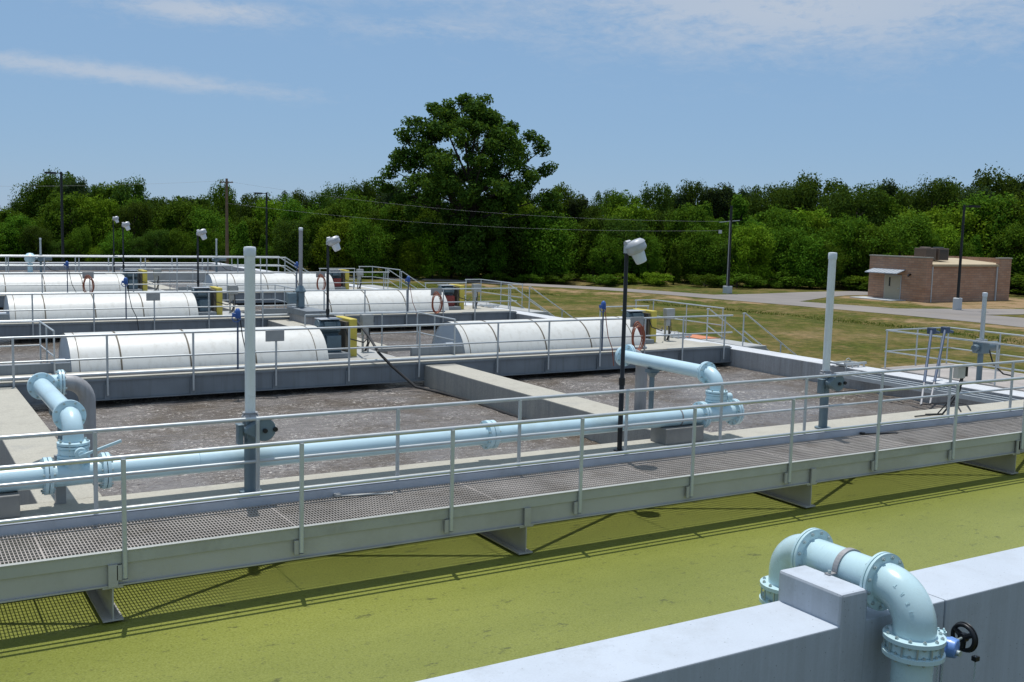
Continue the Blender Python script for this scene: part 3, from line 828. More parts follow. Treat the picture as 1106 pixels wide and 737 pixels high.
# ------------------------------------------------------------------ lamps on black poles
def yard_lamp(x, y, zb, zt, label, mb=None):
    p = root('pole_lamp', (x, y, zb), label, 'lamp', 'grey floodlights on slim black poles')
    MB().tube([(x, y, zb), (x, y, zb + 1.15), (x, y, zb + 1.16), (x, y, zt)], [0.042, 0.042, 0.036, 0.032], 12).cyl((x, y, zb), (x, y, zb + 0.02), 0.10, 12).cyl((x, y, zb + 1.10), (x, y, zb + 1.22), 0.052, 12).build('pole', M['black'], p)
    # bell housing tilted outwards with a ribbed glass below
    ax = Vector((0.42, -0.20, -1.0)).normalized()
    c = Vector((x, y, zt)) + Vector((0.10, -0.03, 0.17))
    h = MB().lathe([(0.02, -0.015), (0.13, -0.01), (0.175, 0.03), (0.185, 0.06), (0.175, 0.065), (0.180, 0.14), (0.165, 0.17), (0.12, 0.195), (0.10, 0.20)], c, ax, 24)
    h.cyl((x, y, zt - 0.02), (x, y, zt + 0.10), 0.05, 12)
    h.tube([(x - 0.03, y, zt + 0.13), (x + 0.06, y, zt + 0.15)], 0.05, 8)
    h.build('lamp_housing', M['lampgrey'], p)
    MB().lathe([(0.112, 0.195), (0.105, 0.25), (0.092, 0.36), (0.075, 0.375), (0.01, 0.38)], c, ax, 24).build('lamp_glass', M['cap'], p)
    return p
yard_lamp(10.45, 13.8, 0.0, 3.28, 'largest floodlight on a black pole, standing on the near wall beside the blue pipe')
yard_lamp(10.42, 26.96, 0.05, 3.02, 'floodlight on a black pole beside the motor on the first walkway behind the tanks')
yard_lamp(10.38, 40.2, 0.05, 2.98, 'floodlight on a black pole beside the motor on the second walkway')
yard_lamp(10.08, 52.6, 0.05, 3.10, 'floodlight on a black pole beside the motor on the third walkway')
yard_lamp(12.7, 69.2, 0.05, 3.30, 'smallest floodlight on a black pole, on the farthest walkway at left')

# ------------------------------------------------------------------ rotor rows
ROWS = [24.35, 37.2, 49.85]
ORD = ['first', 'second', 'third']
PX = [2.41, 4.29, 6.16, 8.11, 9.97, 11.9, 14.23, 15.86, 17.61, 19.2, 20.64, 22.29]

def row_walkway(y0):
    w = root('service_walkway', (12, y0, 0), 'first metal service walkway across the brown tanks, nearest the white drums in front', 'walkway', 'service walkways across the tanks')
    MB().box(-4, 22.66, y0 + 0.10, y0 + 1.15, 0.03, 0.085).build('deck', M['conc_top'], w, smooth=False)
    b = MB()
    b.box(-4, 22.645, y0 + 0.06, y0 + 0.085, -0.38, 0.05).box(-4, 22.645, y0 + 0.0, y0 + 0.14, -0.41, -0.382).box(-4, 22.645, y0 + 0.02, y0 + 0.059, 0.02, 0.06)
    b.build('near_girder', M['girder'], w, smooth=False)
    b = MB(); b.box(-4, 22.645, y0 + 1.12, y0 + 1.145, -0.45, -0.025)
    b.build('far_girder', M['girder'], w, smooth=False)
    b = MB()
    for x in PX:
        b.box(x - 0.06, x + 0.06, y0 + 0.02, y0 + 0.06, -0.40, -0.06)
    b.build('stiffeners', M['girder'], w, smooth=False)
    r = railing(w, [(-4, y0 - 0.01), (22.6, y0 - 0.01)], 0.0, [(x, y0 - 0.02) for x in [-3.2, -1.3, 0.5] + PX], pz=-0.30, r=0.026, mid=0.52)
    MB().tube([(-4, y0 + 0.03, 0.17), (19.3, y0 + 0.03, 0.17)], 0.045, 10).build('conduit', M['alu'], w)
    MB().tube([(20.1, y0 + 0.03, 0.10), (22.5, y0 + 0.03, 0.10)], 0.012, 8).build('conduit', M['alu'], w)
    return w

def drum(x0, y0, label):
    yc, zc, R = y0 + 2.33, -0.22, 1.08
    L = 6.2
    d = root('rotor_cover', (x0, yc, 0), label, 'rotor cover', 'white half-round rotor covers')
    n = 28; a0, a1 = R_(8), R_(172)
    def prof(rr):
        return [(yc - math.cos(a0 + (a1 - a0) * i / n) * rr, zc + math.sin(a0 + (a1 - a0) * i / n) * rr) for i in range(n + 1)]
    b = MB(); P = prof(R); Q = prof(R - 0.02)
    vs = []; fs = []
    for k, x in enumerate((x0, x0 + L)):
        vs += [(x, y, z) for y, z in P] + [(x, y, z) for y, z in Q]
    m = 2 * (n + 1)
    for i in range(n):
        fs.append((i, i + 1, m + i + 1, m + i)); fs.append((n + 1 + i, m + n + 1 + i, m + n + 2 + i, n + 2 + i))
    b.add(vs, fs)
    b.build('shell', M['drum'], d)
    for xe in (x0 + 0.012, x0 + L - 0.03):
        e = MB(); S = prof(R - 0.021)
        k = len(S)
        e.add([(xe, y, z) for y, z in S] + [(xe + 0.015, y, z) for y, z in S], [tuple(range(k)), tuple(range(2 * k - 1, k - 1, -1))] + [(i, k + i, k + i + 1, i + 1) for i in range(k - 1)])
        e.build('end_panel', M['drum_end'], d, smooth=False)
    for xs in (0.17, 1.08, 2.68, 4.28, 5.88):
        s = MB(); A = prof(R + 0.001); B = prof(R + 0.012)
        wd = 0.035 if xs in (1.08, 2.68, 4.28) else 0.014
        vs = [(x0 + xs + dx, y, z) for dx in (0, wd) for (y, z) in B]
        fs = [(i, i + 1, n + 2 + i, n + 1 + i) for i in range(n)]
        vs2 = [(x0 + xs + dx, y, z) for dx in (0, wd) for (y, z) in A]
        s.add(vs, fs)
        for dx in (0, wd):
            s.add([(x0 + xs + dx, y, z) for (y, z) in A] + [(x0 + xs + dx, y, z) for (y, z) in B], [(i, i + 1, n + 2 + i, n + 1 + i) for i in range(n)])
        s.build('seam', M['seam'], d)
    # bearing at the free end
    MB().box(x0 - 0.32, x0 - 0.02, yc - 0.55, yc - 0.20, 0.04, 0.16).cyl((x0 - 0.28, yc - 0.38, 0.22), (x0 - 0.05, yc - 0.38, 0.22), 0.09, 14).cyl((x0 - 0.36, yc - 0.38, 0.22), (x0 - 0.28, yc - 0.38, 0.22), 0.05, 10).build('bearing', M['drum_end'], d)
    # ledge the shell sits on
    MB().box(x0, x0 + L, yc - R - 0.05, yc - R + 0.06, -0.12, -0.03).build('seat_rail', M['girder'], d, smooth=False)
    # paddle rotor inside: dark brush
    b = MB(); b.cyl((x0 + 0.1, yc, -0.30), (x0 + L - 0.1, yc, -0.30), 0.18, 12)
    for k in range(30):
        xx = x0 + 0.2 + k * 0.2
        for j in range(6):
            a = j * PI / 3 + k * 0.4
            b.beam((xx, yc, -0.30), (xx, yc + math.cos(a) * 0.5, -0.30 + math.sin(a) * 0.5), 0.03, 0.12)
    b.build('brush_rotor', M['black'], d)
    return d

def drive(x0, y0, label, red=False):
    """motor, gearbox and belt guard at the driven end; x0 = end of the drum"""
    yc = y0 + 2.35
    d = root('rotor_drive', (x0 + 0.6, yc, 0.05), label, 'motor', 'rotor drives')
    MB().box(x0 + 0.05, x0 + 0.75, yc - 0.7, yc + 0.5, 0.05, 0.18).build('base_frame', M['girder'], d, bevel=0.01)
    MB().lathe([(0.05, 0.0), (0.20, 0.02), (0.24, 0.10), (0.24, 0.34), (0.18, 0.42), (0.06, 0.45)], (x0 + 0.12, yc - 0.1, 0.42), (1, 0, 0), 20).box(x0 + 0.2, x0 + 0.62, yc - 0.38, yc + 0.2, 0.18, 0.62).build('gearbox', M['red'] if red else M['motor'], d, bevel=0.02)
    m = MB().cyl((x0 + 0.02, yc - 0.12, 0.84), (x0 + 0.62, yc - 0.12, 0.84), 0.19, 24)
    for k in range(9):
        m.torus((x0 + 0.08 + k * 0.055, yc - 0.12, 0.84), (1, 0, 0), 0.195, 0.010, 24, 5)
    m.box(x0 + 0.15, x0 + 0.45, yc - 0.38, yc - 0.22, 0.78, 0.98).box(x0 + 0.1, x0 + 0.6, yc - 0.2, yc + 0.1, 0.62, 0.68)
    m.build('electric_motor', M['motor'], d)
    MB().box(x0 + 0.05, x0 + 0.66, yc - 0.32, yc + 0.16, 1.035, 1.055).build('rain_cover', M['lampgrey'], d, bevel=0.006)
    g = MB().box(x0 + 0.83, x0 + 1.05, yc - 0.42, yc + 0.58, -0.08, 1.05)
    go = g.build('belt_guard', M['yellow'], d, bevel=0.02)
    MB().box(x0 + 0.74, x0 + 0.829, yc - 0.36, yc + 0.52, 0.0, 0.97).build('guard_back', M['seam'], go)
    MB().tube([(x0 + 0.66, yc - 0.4, 0.95), (x0 + 0.75, yc - 0.55, 0.55), (x0 + 1.2, yc - 0.5, 0.42), (x0 + 1.45, yc - 0.2, 0.5)], 0.018, 6).build('cable', M['blackplastic'], d)
    return d

def control_box(x, y, label, z=0.95):
    c = root('control_box', (x, y, 0.05), label, 'control box', 'local control boxes on posts')
    MB().box(x - 0.17, x + 0.17, y - 0.10, y + 0.10, z - 0.20, z + 0.14).build('enclosure', M['cbox'], c, bevel=0.012)
    MB().box(x - 0.14, x + 0.04, y - 0.05, y + 0.07, z - 0.42, z - 0.201).build('lower_enclosure', M['cbox'], c, bevel=0.01)
    MB().box(x + 0.142, x + 0.20, y - 0.06, y + 0.04, z - 0.08, z + 0.06).build('switch_handle', M['black'], c)
    MB().box(x - 0.12, x - 0.07, y + 0.02, y + 0.07, 0.04, z - 0.36).box(x + 0.04, x + 0.08, y + 0.02, y + 0.07, 0.04, z - 0.14).build('post', M['cbox'], c)
    MB().tube([(x, y, z - 0.36), (x + 0.02, y - 0.05, 0.3), (x - 0.06, y, 0.06)], 0.02, 6).tube([(x + 0.07, y, z - 0.14), (x + 0.09, y - 0.03, 0.35), (x - 0.02, y, 0.06)], 0.014, 6).build('cable', M['blackplastic'], c)
    return c

def platform_mid(xa, xb, y0, label):
    """motor platform between two drums"""
    p = root('motor_platform', ((xa + xb) / 2, y0 + 2.2, 0), label, 'platform', 'motor platforms')
    MB().box(xa, xa + 1.95, y0 + 1.155, y0 + 3.5, -0.02, 0.045).build('deck', M['alu_dull'], p, smooth=False)
    MB().box(xa + 2.3, xb + 0.35, y0 + 1.2, y0 + 1.32, -0.1, 0.30).build('toe_beam', M['girder'], p, smooth=False)
    MB().box(xa + 1.95, xb, y0 + 3.36, y0 + 3.46, -0.06, 0.03).box(xb - 0.1, xb, y0 + 1.33, y0 + 3.36, -0.06, 0.03).build('edge_beam', M['alu_dull'], p, smooth=False)
    MB().box(xa, xa + 1.9, y0 + 3.462, y0 + 3.49, -0.5, -0.021).build('girder', M['girder'], p, smooth=False)
    MB().box(xa + 0.5, xa + 1.9, y0 + 2.9, y0 + 3.05, -0.8, -0.022).build('support_wall', M['wall'], p, smooth=False)
    yb = y0 + 3.42
    pts = [(xa + 0.1, yb), (xb, yb), (xb, y0 + 1.05)]
    posts = [(xa + 0.1 + k * 1.15, yb) for k in range(int((xb - xa) / 1.15) + 1) if xa + 0.1 + k * 1.15 < xb - 0.2] + [(xb, yb), (xb, y0 + 2.3), (xb, y0 + 1.08)]
    railing(p, pts, 0.0, posts, r=0.022, pr=0.02)
    return p

def platform_end(y0, label):
    p = root('stair_platform', (23, y0 + 2.2, 0), label, 'platform', 'right hand platforms with stairs')
    MB().box(20.1, 22.64, y0 + 1.155, y0 + 3.75, -0.02, 0.045).build('deck', M['conc_top'], p, smooth=False)
    MB().box(23.44, 24.3, y0 + 0.2, y0 + 6.0, -0.12, 0.012).build('outer_deck', M['alu_dull'], p, smooth=False)
    MB().box(20.2, 22.64, y0 + 3.70, y0 + 3.73, -0.5, -0.021).build('girder', M['girder'], p, smooth=False)
    railing(p, [(20.2, y0 + 3.70), (22.25, y0 + 3.70)], 0.0, [(20.25, y0 + 3.7), (21.3, y0 + 3.7), (22.22, y0 + 3.7)], r=0.022, pr=0.02)
    railing(p, [(23.4, y0 + 5.95), (24.25, y0 + 5.95), (24.25, y0 + 2.2)], 0.0, [(23.45, y0 + 5.95), (24.25, y0 + 5.95), (24.25, y0 + 4.1), (24.25, y0 + 2.25)], r=0.022, pr=0.02)
    # stair down to the grass
    st = MB()
    x0, dz, dx = 24.3, -1.95, 3.25
    for yy in (y0 + 0.5, y0 + 2.1):
        st.beam((x0 - 0.1, yy, -0.06), (x0 + dx, yy, dz), 0.03, 0.20)
    for k in range(9):
        t = (k + 0.5) / 9
        st.box(x0 + dx * t - 0.14, x0 + dx * t + 0.14, y0 + 0.52, y0 + 2.08, dz * t - 0.07, dz * t - 0.03)
    so = st.build('stair_flight', M['alu'], p, smooth=False)
    for yy in (y0 + 0.45, y0 + 2.15):
        b = MB()
        x1 = 23.5 + 3.35
        b.tube([(23.45, yy, 1.04), (23.55, yy, 1.05), (x1, yy, -0.98), (x1 + 0.02, yy, -1.9)], 0.022, 10)
        b.tube([(23.5, yy, 0.50), (x1, yy, -1.52)], 0.02, 10)
        ro = b.build('stair_rail', M['alu'], p)
        for t in (0.0, 0.5, ):
            xx = 23.5 + 3.35 * t; zz = 1.05 - 2.03 * t
            MB().tube([(xx, yy, min(0.0, zz - 1.2)), (xx, yy, zz)], 0.024, 10).build('post', M['alu'], ro)
    return p

def sensor(x, y, label, hose=False):
    s = root('sensor_post', (x, y - 0.06, 0.2), label, 'probe', 'blue probe heads clipped to the walkway rails')
    MB().cyl((x, y - 0.05, 0.15), (x, y - 0.05, 1.38), 0.022, 10).build('pole', M['pole_blue'], s)
    MB().lathe([(0.03, 1.33), (0.06, 1.35), (0.075, 1.42), (0.07, 1.50), (0.045, 1.56), (0.01, 1.58)], (x, y - 0.05, 0), n=14).box(x - 0.12, x - 0.05, y - 0.1, y, 1.38, 1.46).torus((x - 0.04, y - 0.08, 1.36), (0, 1, 0), 0.10, 0.012, 14, 5).build('probe_head', M['blue'], s)
    b = MB()
    b.tube([(x + 0.05, y - 0.06, 1.35), (x + 0.10, y - 0.08, 0.95), (x + 0.18, y - 0.08, 0.55), (x + 0.34, y - 0.08, 0.2), (x + 0.4, y - 0.1, -0.3)], 0.013, 6)
    b.build('cable', M['hose'] if hose else M['blackplastic'], s)
    return s

def hose_rack(x, y, label):
    s = root('hose_rack', (x, y - 0.05, 0.8), label, 'hose', 'coiled orange hoses on the walkway rails')
    MB().box(x - 0.24, x + 0.24, y - 0.06, y - 0.035, 0.80, 1.09).build('backplate', M['cbox'], s, bevel=0.008)
    b = MB()
    for k in range(4):
        b.torus((x + 0.025 * (k % 3 - 1), y - 0.10 - 0.02 * k, 0.55 - 0.03 * k), (0, 1, 0), 0.26, 0.017, 26, 6, sc=(0.70 + 0.05 * k, 1.55 - 0.06 * k))
    b.build('hose_coil', M['hose'], s)
    return s

def sign(x, y, label):
    o = MB().box(x - 0.23, x + 0.23, y - 0.065, y - 0.045, 0.77, 1.04).build('blank_plate', M['cbox'], loc=(x, y, 0.9), bevel=0.008)
    return tag(o, label, 'plate', 'grey plates on the walkway rails')

y = ROWS[0]
wk = row_walkway(y)
dl = drum(3.75, y, 'x'); dr = drum(13.95, y, 'x')
ml = drive(9.95, y, 'x'); mr_ = drive(20.15, y, 'x', red=True)
pm = platform_mid(9.98, 13.5, y, 'x'); pl = platform_mid(-0.3, 3.36, y, 'x'); pe = platform_end(y, 'x')
cl = control_box(11.62, y + 2.75, 'x'); cr = control_box(21.9, y + 2.2, 'x')
for i, yy in enumerate(ROWS):
    k = ORD[i]; dlt = (0, yy - ROWS[0], 0)
    dist = ['nearest', 'middle', 'farthest'][i]
    for src, lab in ((wk, f'{k} metal service walkway across the brown tanks, counted from the front'),
                     (dl, f'{dist} of the white half-round drums in the left line, behind the {k} walkway'),
                     (dr, f'{dist} of the white half-round drums in the right line, behind the {k} walkway'),
                     (ml, f'dark motor with yellow guard at the right end of the {dist} left drum'),
                     (mr_, f'dark motor with red gearbox and yellow guard at the {dist} right drum'),
                     (pm, f'railed platform between the two drums of the {k} walkway'),
                     (pl, f'railed platform at far left behind the {k} walkway'),
                     (pe, f'platform with stairs down to the lawn at the right end of the {k} walkway'),
                     (cl, f'grey control box on posts between the two drums of the {k} walkway'),
                     (cr, f'grey control box on posts at the right end of the {k} walkway')):
        if i == 0: src['label'] = lab
        else: dup(src, dlt, lab)
    sensor(7.18, yy, f'blue probe head on a thin pole in front of the {dist} left drum')
    sensor(17.65, yy, f'blue probe head on a thin pole in front of the {dist} right drum', True)
    hose_rack(18.87, yy, f'orange hose coil hanging on the rail in front of the {dist} right drum')
    if i < 2: sign(8.07, yy, f'blank grey plate on the rail in front of the {dist} left drum')
    else: hose_rack(8.04, yy, 'orange hose coil hanging on the rail in front of the farthest left drum')

# black suction hose hanging from the second walkway down to the divider wall
o = MB().tube([(12.7, 33.5, 0.55), (11.9, 30.0, 0.75), (11.25, 27.0, 0.95), (10.75, 24.9, 0.72), (10.72, 24.25, 0.40), (11.0, 24.0, 0.05), (11.45, 23.6, -0.42), (11.9, 23.0, -0.52), (12.0, 21.8, -0.53), (12.0, 19.0, -0.55)], 0.035, 8).build('black_hose', M['blackplastic'], loc=(11, 26, 0))
tag(o, 'long black hose sagging over the first walkway rail down to the divider wall', 'hose')

# gate operator on a raised steel box between the drums
def gate_op(x, y):
    p = root('gate_operator', (x, y, 0.0), 'blue-grey gate operator with tall thin stem on a raised steel box between the drums', 'gate operator')
    MB().box(x - 0.38, x + 0.40, y - 1.7, y + 0.30, 0.24, 0.46).build('raised_box', M['girder'], p, bevel=0.01)
    MB().box(x - 0.32, x + 0.32, y - 1.6, y + 0.2, -0.9, 0.239).build('steel_legs', M['pipe_grey'], p)
    MB().box(x - 0.12, x + 0.12, y - 0.22, y + 0.06, 0.46, 1.10).box(x - 0.52, x - 0.20, y - 0.25, y + 0.05, 0.62, 1.0).box(x - 0.22, x - 0.1, y - 0.15, y, 0.72, 0.88).lathe([(0.19, 1.02), (0.2, 1.06), (0.12, 1.2), (0.09, 1.26)], (x, y - 0.1, 0), n=16).build('housing', M['stand'], p, bevel=0.03)
    MB().cyl((x, y - 0.1, 1.2), (x, y - 0.1, 3.27), 0.068, 16).build('stem_cover', M['pipe_grey'], p)
    MB().lathe([(0.075, 3.25), (0.078, 3.33), (0.05, 3.36)], (x, y - 0.1, 0), n=16).build('stem_cap', M['cap'], p)
gate_op(13.22, 37.0)

# far walkway
def far_walk():
    y0 = 68.8
    w = root('far_walkway', (10, y0, 0), 'farthest railed walkway across the tanks with its stair at the right end', 'walkway')
    MB().box(-6, 23.5, y0 + 0.05, y0 + 1.3, -0.05, 0.04).box(-6, 22.6, y0 + 0.03, y0 + 0.049, -0.45, 0.0).build('deck', M['alu_dull'], w, smooth=False)
    for yy in (y0, y0 + 1.35):
        railing(w, [(-6, yy), (23.6, yy)], 0.0, [(-5 + 1.95 * k, yy) for k in range(15)] + [(23.55, yy)], r=0.045, pr=0.035)
    for yy in (y0, y0 + 1.35):
        MB().tube([(23.55, yy, 1.05), (26.9, yy, -0.98), (26.92, yy, -1.9)], 0.04, 8).tube([(23.6, yy, 0.5), (26.9, yy, -1.5)], 0.035, 8).build('stair_rail', M['alu'], w)
    b = MB()
    for yy in (y0 + 0.1, y0 + 1.25): b.beam((23.5, yy, -0.06), (26.9, yy, -1.95), 0.04, 0.2)
    for k in range(9):
        t = (k + 0.5) / 9
        b.box(23.5 + 3.4 * t - 0.14, 23.5 + 3.4 * t + 0.14, y0 + 0.12, y0 + 1.23, -1.9 * t - 0.07, -1.9 * t - 0.03)
    b.build('stair_flight', M['alu'], w, smooth=False)
far_walk()
def far_stem(x, y, lab, zt):
    p = root('stem_actuator', (x, y, 0), lab, 'actuator', 'small stem actuators')
    MB().cyl((x, y, 0), (x, y, 0.75), 0.07, 14).build('pedestal', M['stand'], p)
    MB().box(x - 0.16, x + 0.16, y - 0.14, y + 0.14, 0.72, 1.02).cyl((x + 0.1, y, 0.88), (x + 0.62, y, 0.88), 0.13, 16).cyl((x - 0.3, y, 0.86), (x - 0.15, y, 0.86), 0.09, 12).build('actuator_body', M['stand'], p, bevel=0.02)
    MB().box(x - 0.1, x + 0.1, y - 0.1, y + 0.1, 1.02, 1.08).build('top_plate', M['lampgrey'], p)
    MB().cyl((x, y, 1.02), (x, y, zt), 0.055, 14).build('stem_cover', M['alu'], p)
    MB().lathe([(0.062, zt - 0.04), (0.065, zt + 0.05), (0.03, zt + 0.06)], (x, y, 0), n=14).build('stem_cap', M['cap'], p)
    b = MB().tube([(x + 0.2, y - 0.1, 0.8), (x + 0.25, y - 0.2, 0.45), (x + 0.55, y - 0.3, 0.2), (x + 1.0, y - 0.25, 0.12)], 0.02, 6)
    b.build('cable', M['blackplastic'], p)
    return p
far_stem(8.55, 69.5, 'stem actuator on the farthest walkway at the left edge of the picture', 2.05)
far_stem(19.15, 69.5, 'stem actuator on the farthest walkway beside the wooden utility pole', 2.15)
far_stem(23.92, 16.67, 'stem actuator on the railed platform at the right edge', 2.2)
tag(MB().lathe([(0.05, 0.0), (0.25, 0.04), (0.32, 0.2), (0.30, 0.42), (0.16, 0.55), (0.02, 0.58)], (8.0, 69.9, 0.62), (0, 0, 1), 20).cyl((8.0, 69.9, 0.0), (8.0, 69.9, 0.6), 0.15, 12).build('vent_hood', M['pipe'], loc=(8.0, 69.9, 0)), 'pale blue rounded vent hood behind the farthest walkway rail at left', 'vent')

# light coloured beams that sit on the tank behind the third row
for i, (yy, lab) in enumerate(((62.0, 'flat grey baffle beam crossing the tank just before the farthest walkway'), (58.2, 'flat grey baffle beam crossing the tank behind the third row of drums'))):
    o = MB().box(-6, 12.05, yy, yy + 0.5, -0.35, 0.16 - 0.05 * i).build('baffle_beam', M['conc_pale'] if i == 0 else M['girder'], loc=(6, yy, 0), bevel=0.01, smooth=False)
    tag(o, lab, 'beam', 'baffle beams')

# ------------------------------------------------------------------ right near platform (weir chamber)
def weir_platform():
    p = root('weir_platform', (24.8, 17, 0), 'railed weir platform with grey deck on the right tank wall near the right edge', 'platform')
    MB().box(23.44, 26.5, 14.39, 19.45, -2.0, -0.03).build('chamber', M['wall'], p, smooth=False)
    MB().box(23.5, 26.4, 14.45, 19.4, -0.028, 0.012).build('deck', M['grate'], p, smooth=False)
    b = MB()
    for k, x in enumerate((21.75, 22.05, 22.35)):
        b.box(x, x + 0.07, 14.40, 19.3, -0.14 - 0.02 * k, -0.04)
    b.box(21.70, 22.64, 19.3, 19.42, -0.2, -0.03)
    b.build('weir_trough', M['alu'], p, smooth=False)
    railing(p, [(30, 14.6), (23.6, 14.6), (23.6, 19.36), (26.2, 19.36), (26.2, 12.4)], 0.0,
            [(23.6, 16.0), (23.6, 17.6), (23.6, 19.33), (24.9, 19.36), (26.2, 19.33), (26.2, 17.7), (26.2, 16.1), (26.2, 14.7)], r=0.022, pr=0.022)
weir_platform()
for k, (a, b_) in enumerate((((22.98, 17.45, 1.28), (20.86, 15.99, -0.30)), ((22.98, 17.05, 1.34), (21.18, 15.99, -0.30)))):
    p = root('probe_pole', (22, 16.7, 0), ['left one of two slanted steel-blue probe poles leaning on the weir platform rail', 'right one of two slanted steel-blue probe poles leaning on the weir platform rail'][k], 'probe pole', 'slanted probe poles')
    a = Vector(a); b_ = Vector(b_)
    mid = a.lerp(b_, 0.72)
    MB().cyl(a, mid, 0.034, 12).build('pole', M['pole_blue'], p)
    MB().cyl(mid, b_, 0.027, 12).build('lower_tube', M['pipe_grey'], p)
    MB().box(a.x - 0.07, a.x + 0.1, a.y - 0.07, a.y + 0.09, a.z - 0.12, a.z + 0.04).cyl(a + Vector((0.05, 0, -0.05)), a + Vector((0.32, 0.02, -0.1)), 0.04, 10).build('clamp', M['pole_blue'], p, bevel=0.01)
    MB().tube([b_ + Vector((0, 0, 0.02)), b_ + Vector((-0.3, -0.8, 0.20)), (b_.x - 1.0, 14.3, 0.04), (b_.x - 1.5, 13.85, 0.02)], 0.013, 6).build('cable', M['blackplastic'], p)

# small steel gate frames standing on the tank walls
def gate_frame(x, y, lab):
    p = root('weir_gate_frame', (x, y, 0), lab, 'gate frame', 'small weir gate frames')
    b = MB()
    for dx in (-0.35, -0.12, 0.12, 0.35): b.box(x + dx - 0.02, x + dx + 0.02, y - 0.42, y - 0.40, -0.25, 0.12)
    b.box(x - 0.42, x + 0.42, y - 0.44, y - 0.38, 0.08, 0.14).box(x - 0.40, x + 0.40, y + 0.1, y + 0.16, 0.06, 0.10)
    b.box(x - 0.4, x - 0.34, y - 0.4, y + 0.14, 0.06, 0.10).box(x + 0.34, x + 0.4, y - 0.4, y + 0.14, 0.06, 0.10)
    b.build('frame', M['alu'], p)
    MB().box(x - 0.30, x + 0.30, y - 0.3, y + 0.0, 0.02, 0.05).torus((x, y - 0.15, 0.12), (0, 1, 0), 0.10, 0.012, 16, 5).build('cover_plate', M['alu_dull'], p)
for (x, y, lab) in ((22.95, 20.2, 'small metal weir gate frame on the right wall beside the weir platform'),
                    (23.0, 27.6, 'small metal gate frame on the right wall behind the first walkway'),
                    (23.0, 40.4, 'small metal gate frame on the right wall behind the second walkway')):
    gate_frame(x, y, lab)
tag(MB().box(23.45, 24.28, 26.75, 28.2, 0.014, 0.03).build('orange_mat', M['orange'], loc=(23.8, 27.4, 0.02)), 'flat orange mat on the right platform at the head of the nearest stairs', 'mat')

